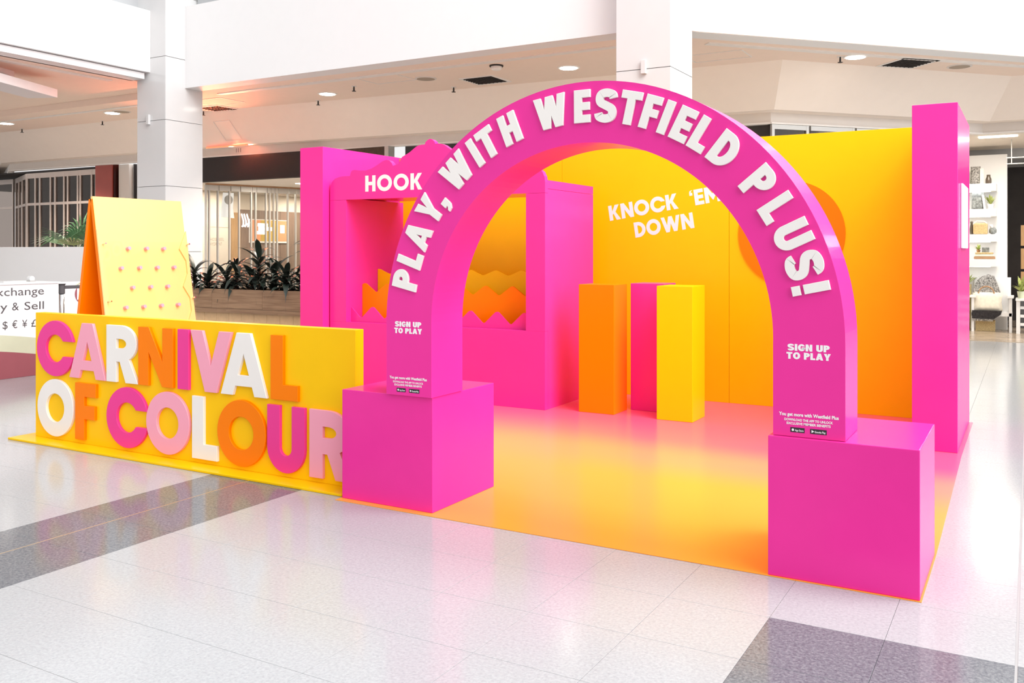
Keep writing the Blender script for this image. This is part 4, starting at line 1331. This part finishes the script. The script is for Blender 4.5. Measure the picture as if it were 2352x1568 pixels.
cushion('cushion', -.70, YC + .08, .39, .50, .34, .14, 'linen', 'cream banded cushion on the white armchair', tilt=.2)
hd = thing('cane_handle', (-.72, YC + .03, .72), 'bent cane handle standing up from the cream cushion', 'handle')
MB().tube([(-.72 + .13 * math.cos(t_), YC + .12, .70 + .14 * math.sin(t_)) for t_ in [i * PI / 12 for i in range(13)]], .012, 8).build('hoop', 'cane', hd)
bush('potted_plant', -1.06, 19.40, .008, .14, .36, 'leaf_lime', 'lime green fern in a tall straw planter behind the armchair', 22, (.08, .86, 'straw'))
o = MB().box(-.90, -.58, 19.1, 19.42, .008, .2).build('cardboard_box', 'straw', bevel=.004); tag(o, 'tan storage box on the floor under the armchair', 'box')
tb = thing('side_table', (.25, 18.9, .008), 'white slatted side table at the right picture edge', 'table')
MB().box(-.24, .8, 18.75, 19.3, .60, .635).build('table_top', 'wall_white', tb)
for x_ in (-.2, .76):
    for y_ in (18.78, 19.24):
        MB().box(x_ - .03, x_ + .03, y_, y_ + .05, .008, .60).build('leg', 'wall_white', tb)
for z_ in (.15, .3, .45):
    MB().box(-.165, .725, 18.80, 18.82, z_, z_ + .05).build('slat', 'wall_white', tb)
bush('potted_plant', -.15, 18.98, .635, .16, .36, 'leaf_lime', 'bushy green fern in a pale pot on the white side table', 30, (.07, .13, 'sage'))
for i, (z0, z1) in enumerate(((.7, 1.1), (1.15, 1.55), (1.6, 2.0))):
    o = MB().box(-.17, .6, 20.2, 20.5, z0, z1 - .004).build('timber_crate', 'wood_orange', bevel=.004)
    tag(o, ['pale timber crate at the right edge, lowest of the stack', 'pale timber crate at the right edge, middle of the stack', 'pale timber crate at the right edge, topmost of the stack'][i], 'crate', 'stacked crates')
o = MB().box(-.22, .65, 20.15, 20.6, .008, .695).build('counter_block', 'dark_grey'); tag(o, 'dark block carrying the crates at the right edge', 'display block')
rk = thing('ceiling_rail', (-.05, 18.6, 3.05), 'thin hanging ceiling rail in the homewares shop', 'rail')
for z_ in (3.17, 3.06):
    MB().tube([(-.38, 18.6, z_), (.8, 18.6, z_)], .010, 6).build('bar', 'alu', rk)
for x_ in (-.3, .6):
    MB().tube([(x_, 18.6, 3.05), (x_, 18.6, 3.5)], .008, 6).build('hanger', 'alu', rk)
# ================================================================== PLANTER WITH DRACAENAS
PX0, PX1, PYF, PYB = -11.9, -7.2, 9.80, 10.22
pt = thing('planter_box', (-9.5, 10.0, 0), 'long timber planter trough on a tan tiled base behind the sign', 'planter')
x = PX0
i = 0
while x < PX1 - .01:
    xe = min(x + 1.05, PX1)
    MB().box(x + .0015, xe - .0015, PYF, PYF + .03, .635, .905).build('board', 'wood_planter', pt)
    MB().box(x + .3, min(xe + .3, PX1), PYF + .004, PYF + .03, .565, .632).build('board', 'wood_planter', pt)
    x = xe
MB().box(PX0, PX1, PYF + .001, PYF + .06, .906, .922).build('cap_rail', 'wood_planter', pt)
MB().box(PX0, PX1, PYB - .03, PYB, .565, .922).build('back_board', 'wood_planter', pt)
MB().box(PX0, PX0 + .03, PYF + .03, PYB - .03, .565, .905).build('end_board', 'wood_planter', pt)
MB().box(PX1 - .03, PX1, PYF + .03, PYB - .03, .565, .905).build('end_board', 'wood_planter', pt)
MB().box(PX0 + .03, PX1 - .03, PYF + .03, PYB - .03, .80, .86).build('soil', 'soil', pt)
MB().box(PX0 + .05, PX1 - .05, PYF + .07, PYB - .05, 0, .562).build('base_core', 'joint_grey', pt)
for r_ in range(3):
    x = PX0 + .05 - (r_ % 2) * .12
    while x < PX1 - .05:
        a_, b_ = max(x, PX0 + .05), min(x + .26, PX1 - .05)
        if b_ - a_ > .03:
            MB().box(a_ + .002, b_ - .002, PYF + .06, PYF + .07, r_ * .187 + .002, (r_ + 1) * .187 - .002).build('tile', 'tan_tile', pt)
        x += .26

def leaf_data(name, L, W, droop, m):
    n = 8
    vs_, fs_ = [], []
    for i in range(n + 1):
        u = i / n
        xx = L * (u * .82)
        zz = L * (.75 * u - droop * u * u)
        w_ = W * (math.sin(min(1, u * 1.15 + .12) * PI) ** .7 if u < .99 else .02) * .5
        for s, dz in ((-1, .25), (0, 0), (1, .25)):
            vs_.append((xx, s * w_, zz + dz * w_))
    for i in range(n):
        for j in (0, 1):
            q = i * 3 + j
            fs_.append((q, q + 1, q + 4, q + 3))
    me = bpy.data.meshes.new(name)
    me.from_pydata(vs_, [], fs_)
    for p in me.polygons:
        p.use_smooth = True
    me.materials.append(M[m])
    return me
LV = [leaf_data('leaf', .48, .080, dr, m_) for dr, m_ in ((.45, 'leaf_dark'), (.9, 'leaf_dark'), (1.25, 'leaf_dark_b'), (.7, 'leaf_dark_b'))]
PLS = [(-11.46, 10.0, .36, 26, 'spiky dark green dracaena at the left end of the planter beside the peg board'),
       (-11.12, 9.97, .20, 28, 'low dark green dracaena, second from the left in the planter'),
       (-10.80, 10.05, .24, 28, 'bushy dark green dracaena, third from the left in the planter'),
       (-10.52, 9.98, .42, 32, 'dark green dracaena left of the tallest middle one in the planter'),
       (-10.26, 10.06, .26, 30, 'short dark green dracaena tucked behind the tallest middle one'),
       (-10.04, 9.98, .56, 34, 'tallest dark green dracaena in the middle of the planter'),
       (-9.78, 10.05, .38, 32, 'drooping dark green dracaena right of the tallest middle one'),
       (-9.50, 9.98, .26, 30, 'low dark green dracaena, second from the wing wall'),
       (-9.24, 10.04, .22, 28, 'low dark green dracaena nearest the wing wall'),
       (-9.00, 10.0, .72, 34, 'tall dark green dracaena half hidden behind the left wing wall')]
for x, y, h_, n, lb in PLS:
    t_ = thing('dracaena', (x, y, .86), lb, 'plant', 'dracaenas in the planter')
    MB().tube([(x, y, .86), (x + .01, y, .86 + h_ * .6), (x, y, .86 + h_)], .013, 8).build('stem', 'stem_brown', t_)
    for i in range(n):
        o = bpy.data.objects.new('leaf', LV[rnd.randrange(4)])
        link(o)
        o.parent = t_
        f_ = i / n
        o.location = (0, 0, h_ * (.12 + .88 * f_))
        o.rotation_euler = (0, -.9 * max(0, f_ - .55) * rnd.uniform(.6, 1.3) + .25 * (1 - f_), i * 2.4 + rnd.uniform(-.3, .3))
        s_ = rnd.uniform(.85, 1.25)
        o.scale = (s_, s_, s_)

# ================================================================== LEFT: HOARDING, PALM, COUNTER, BARRIER
o = MB().box(-17.5, -12.72, 9.0, 9.08, 0, 1.563).build('hoarding', 'hoard_white', bevel=.004)
tag(o, 'low plain white hoarding behind the exchange counter', 'hoarding')
pm = thing('potted_palm', (-14.95, 10.4, 0), 'green fan palm showing above the white hoarding', 'plant')
MB().lathe((-14.95, 10.4, 0), [(.2, 0), (.27, .5), (.25, .5)], 20).build('pot', 'dark_grey', pm)
MB().tube([(-14.95, 10.4, .48), (-14.94, 10.41, 1.1), (-14.95, 10.4, 1.45)], .035, 8).build('trunk', 'stem_brown', pm)
def frond(base, az, tilt, L, n, m, fan=True):
    mb = MB()
    base = Vector(base)
    dr = Vector((math.cos(az) * math.sin(tilt), math.sin(az) * math.sin(tilt), math.cos(tilt)))
    sd = dr.cross(Vector((0, 0, 1))).normalized()
    nr = sd.cross(dr)
    mb.tube([base, base + dr * L * .5], .008, 5)
    hub = base + dr * L * .45
    for i in range(n):
        a_ = (i / (n - 1) - .5) * 2.3
        d_ = dr * math.cos(a_) + sd * math.sin(a_)
        l = L * .75 * (1 - .25 * abs(a_) / 1.2)
        w_ = d_.cross(nr).normalized() * .018
        p1 = hub + d_ * l * .55 + nr * .01
        p2 = hub + d_ * l - Vector((0, 0, .10 * L * (1 + abs(a_))))
        mb.add([hub - w_ * .3, hub + w_ * .3, p1 + w_, p1 - w_, p2], [(0, 1, 2, 3), (3, 2, 4)])
    mb.build('frond', m, pm)
for az, ti, L, m_ in ((2.3, .7, .85, 'leaf_palm'), (-.2, 1.0, .85, 'leaf_palm'), (3.4, 1.15, .75, 'leaf_palm'), (.9, .9, .7, 'leaf_palm_b'), (4.6, .9, .65, 'leaf_palm'), (5.5, 1.2, .75, 'leaf_palm_b'), (1.6, .5, .8, 'leaf_palm'), (-.7, .5, .5, 'leaf_palm'), (3.0, 1.5, .7, 'leaf_palm_b'), (.1, 1.4, .75, 'leaf_palm_b')):
    frond((-14.95, 10.4, 1.46), az, ti, L * 1.12, 13, m_)
XC = -10.43
ct = thing('exchange_counter', (XC - .4, 5.6, 0), 'white currency exchange counter with grey lettering and green and maroon base bands', 'counter')
MB().box(XC - .75, XC, 3.2, 7.0, .0, 1.10).build('carcass', 'hoard_white', ct, bevel=.004)
MB().box(XC - .78, XC + .012, 3.18, 7.02, 1.101, 1.122).build('counter_top', 'wall_white', ct, bevel=.004)
def bandpoly(f0, f1, m, nm, o_):
    ys_ = [3.2 + 3.8 * i / 40 for i in range(41)]
    pts = [(XC, y_, f0(y_)) for y_ in ys_] + [(XC, y_, f1(y_)) for y_ in ys_[::-1]]
    MB().prism(pts, (0, 0, 0), (o_, 0, 0)).build(nm, m, ct)
fg = lambda y_: .44 + .085 * math.cos((y_ - 5.95) * 1.5) - .055 * (y_ - 6.3)
fm = lambda y_: .275 + .055 * math.cos((y_ - 5.95) * 1.5) - .10 * (y_ - 6.3)
bandpoly(lambda y_: .002, lambda y_: fm(y_), 'maroon', 'base_band', .004)
bandpoly(fm, fg, 'sage', 'wave_band', .003)
for tx, y0, y1, z_, cap in (('Exchange', 6.135, 6.807, .972, .100), ('Buy', 6.075, 6.352, .800, .100), ('&', 6.408, 6.492, .798, .100), ('Sell', 6.559, 6.807, .796, .100)):
    fit_text(tx, 'lettering', 'text_grey', ct, (XC + .0005, y0, z_), (0, 1, 0), AZ, (1, 0, 0), y1 - y0, cap, off=.004)
for tx, y0 in (('$', 6.293), ('\u20ac', 6.410), ('\u00a5', 6.532), ('\u00a3', 6.645)):
    fit_text(tx, 'lettering', 'text_grey', ct, (XC + .0005, y0, .588), (0, 1, 0), AZ, (1, 0, 0), .062, .092, off=.004)
ds = thing('tape_dispenser', (XC - .3, 6.83, 1.122), 'small grey dispenser on the exchange counter', 'dispenser')
MB().lathe((XC - .33, 6.83, 1.157), [(.034, 0), (.034, .06)], 18, 'x').build('roll', 'grey_board', ds)
MB().box(XC - .34, XC - .26, 6.80, 6.87, 1.1225, 1.135).build('base', 'alu', ds)
o = MB().box(XC - .3, XC - .12, 6.38, 6.50, 1.1225, 1.14).build('paper_pad', 'grey_board'); tag(o, 'thin grey pad lying on the exchange counter', 'pad')
# barrier posts
def stanchion(x, y, lb):
    s = thing('barrier_post', (x, y, 0), lb, 'barrier post', 'belt barrier posts')
    MB().lathe((x, y, 0), [(.17, 0), (.17, .012), (.05, .03)], 24).build('foot', 'dark_grey', s)
    MB().tube([(x, y, .03), (x, y, 1.06)], .034, 16).build('pole', 'chrome', s, smooth=True)
    MB().lathe((x, y, 0), [(.040, .94), (.040, 1.058)], 16).build('belt_head', 'dark_grey', s)
    MB().lathe((x, y, 0), [(.050, 1.058), (.050, 1.068)], 16).build('cap', 'black', s)
    return s
s1 = stanchion(-11.05, 7.46, 'chrome belt barrier post beside the exchange counter end')
s2 = stanchion(-10.98, 8.02, 'chrome belt barrier post partly hidden by the peg board')
MB().prism([(-11.05, 7.505, 1.0), (-10.98, 7.975, 1.0), (-10.98, 7.975, 1.045), (-11.05, 7.505, 1.045)], (-.002, 0, 0), (.002, 0, 0)).build('belt', 'dark_grey', s1)
sb_ = thing('info_board', (-11.9, 8.3, 0), 'white board with a maroon round logo behind the barrier posts', 'sign')
MB().box(-11.96, -11.90, 7.70, 8.75, 0, 1.06).build('board', 'print_white', sb_)
mb = MB().lathe((-11.90, 8.38, .88), [(.145, 0), (.145, .004)], 36, 'x'); mb.build('logo_disc', 'maroon', sb_)
MB().box(-11.8955, -11.893, 8.268, 8.302, .80, .99).build('logo_bar', 'print_white', sb_)
MB().prism([(-11.8955, 8.36, .93), (-11.8955, 8.42, .95), (-11.8955, 8.47, .90), (-11.8955, 8.42, .86)], (0, 0, 0), (.0025, 0, 0)).build('logo_mark', 'print_white', sb_)
mb = MB()
pts = [(-11.90, 8.38 + .165 * math.cos(t_), .93 + .12 * math.sin(t_)) for t_ in [math.radians(60 + 7 * i) for i in range(14)]]
mb.tube(pts, .014, 6); mb.build('logo_arc', 'sage', sb_)
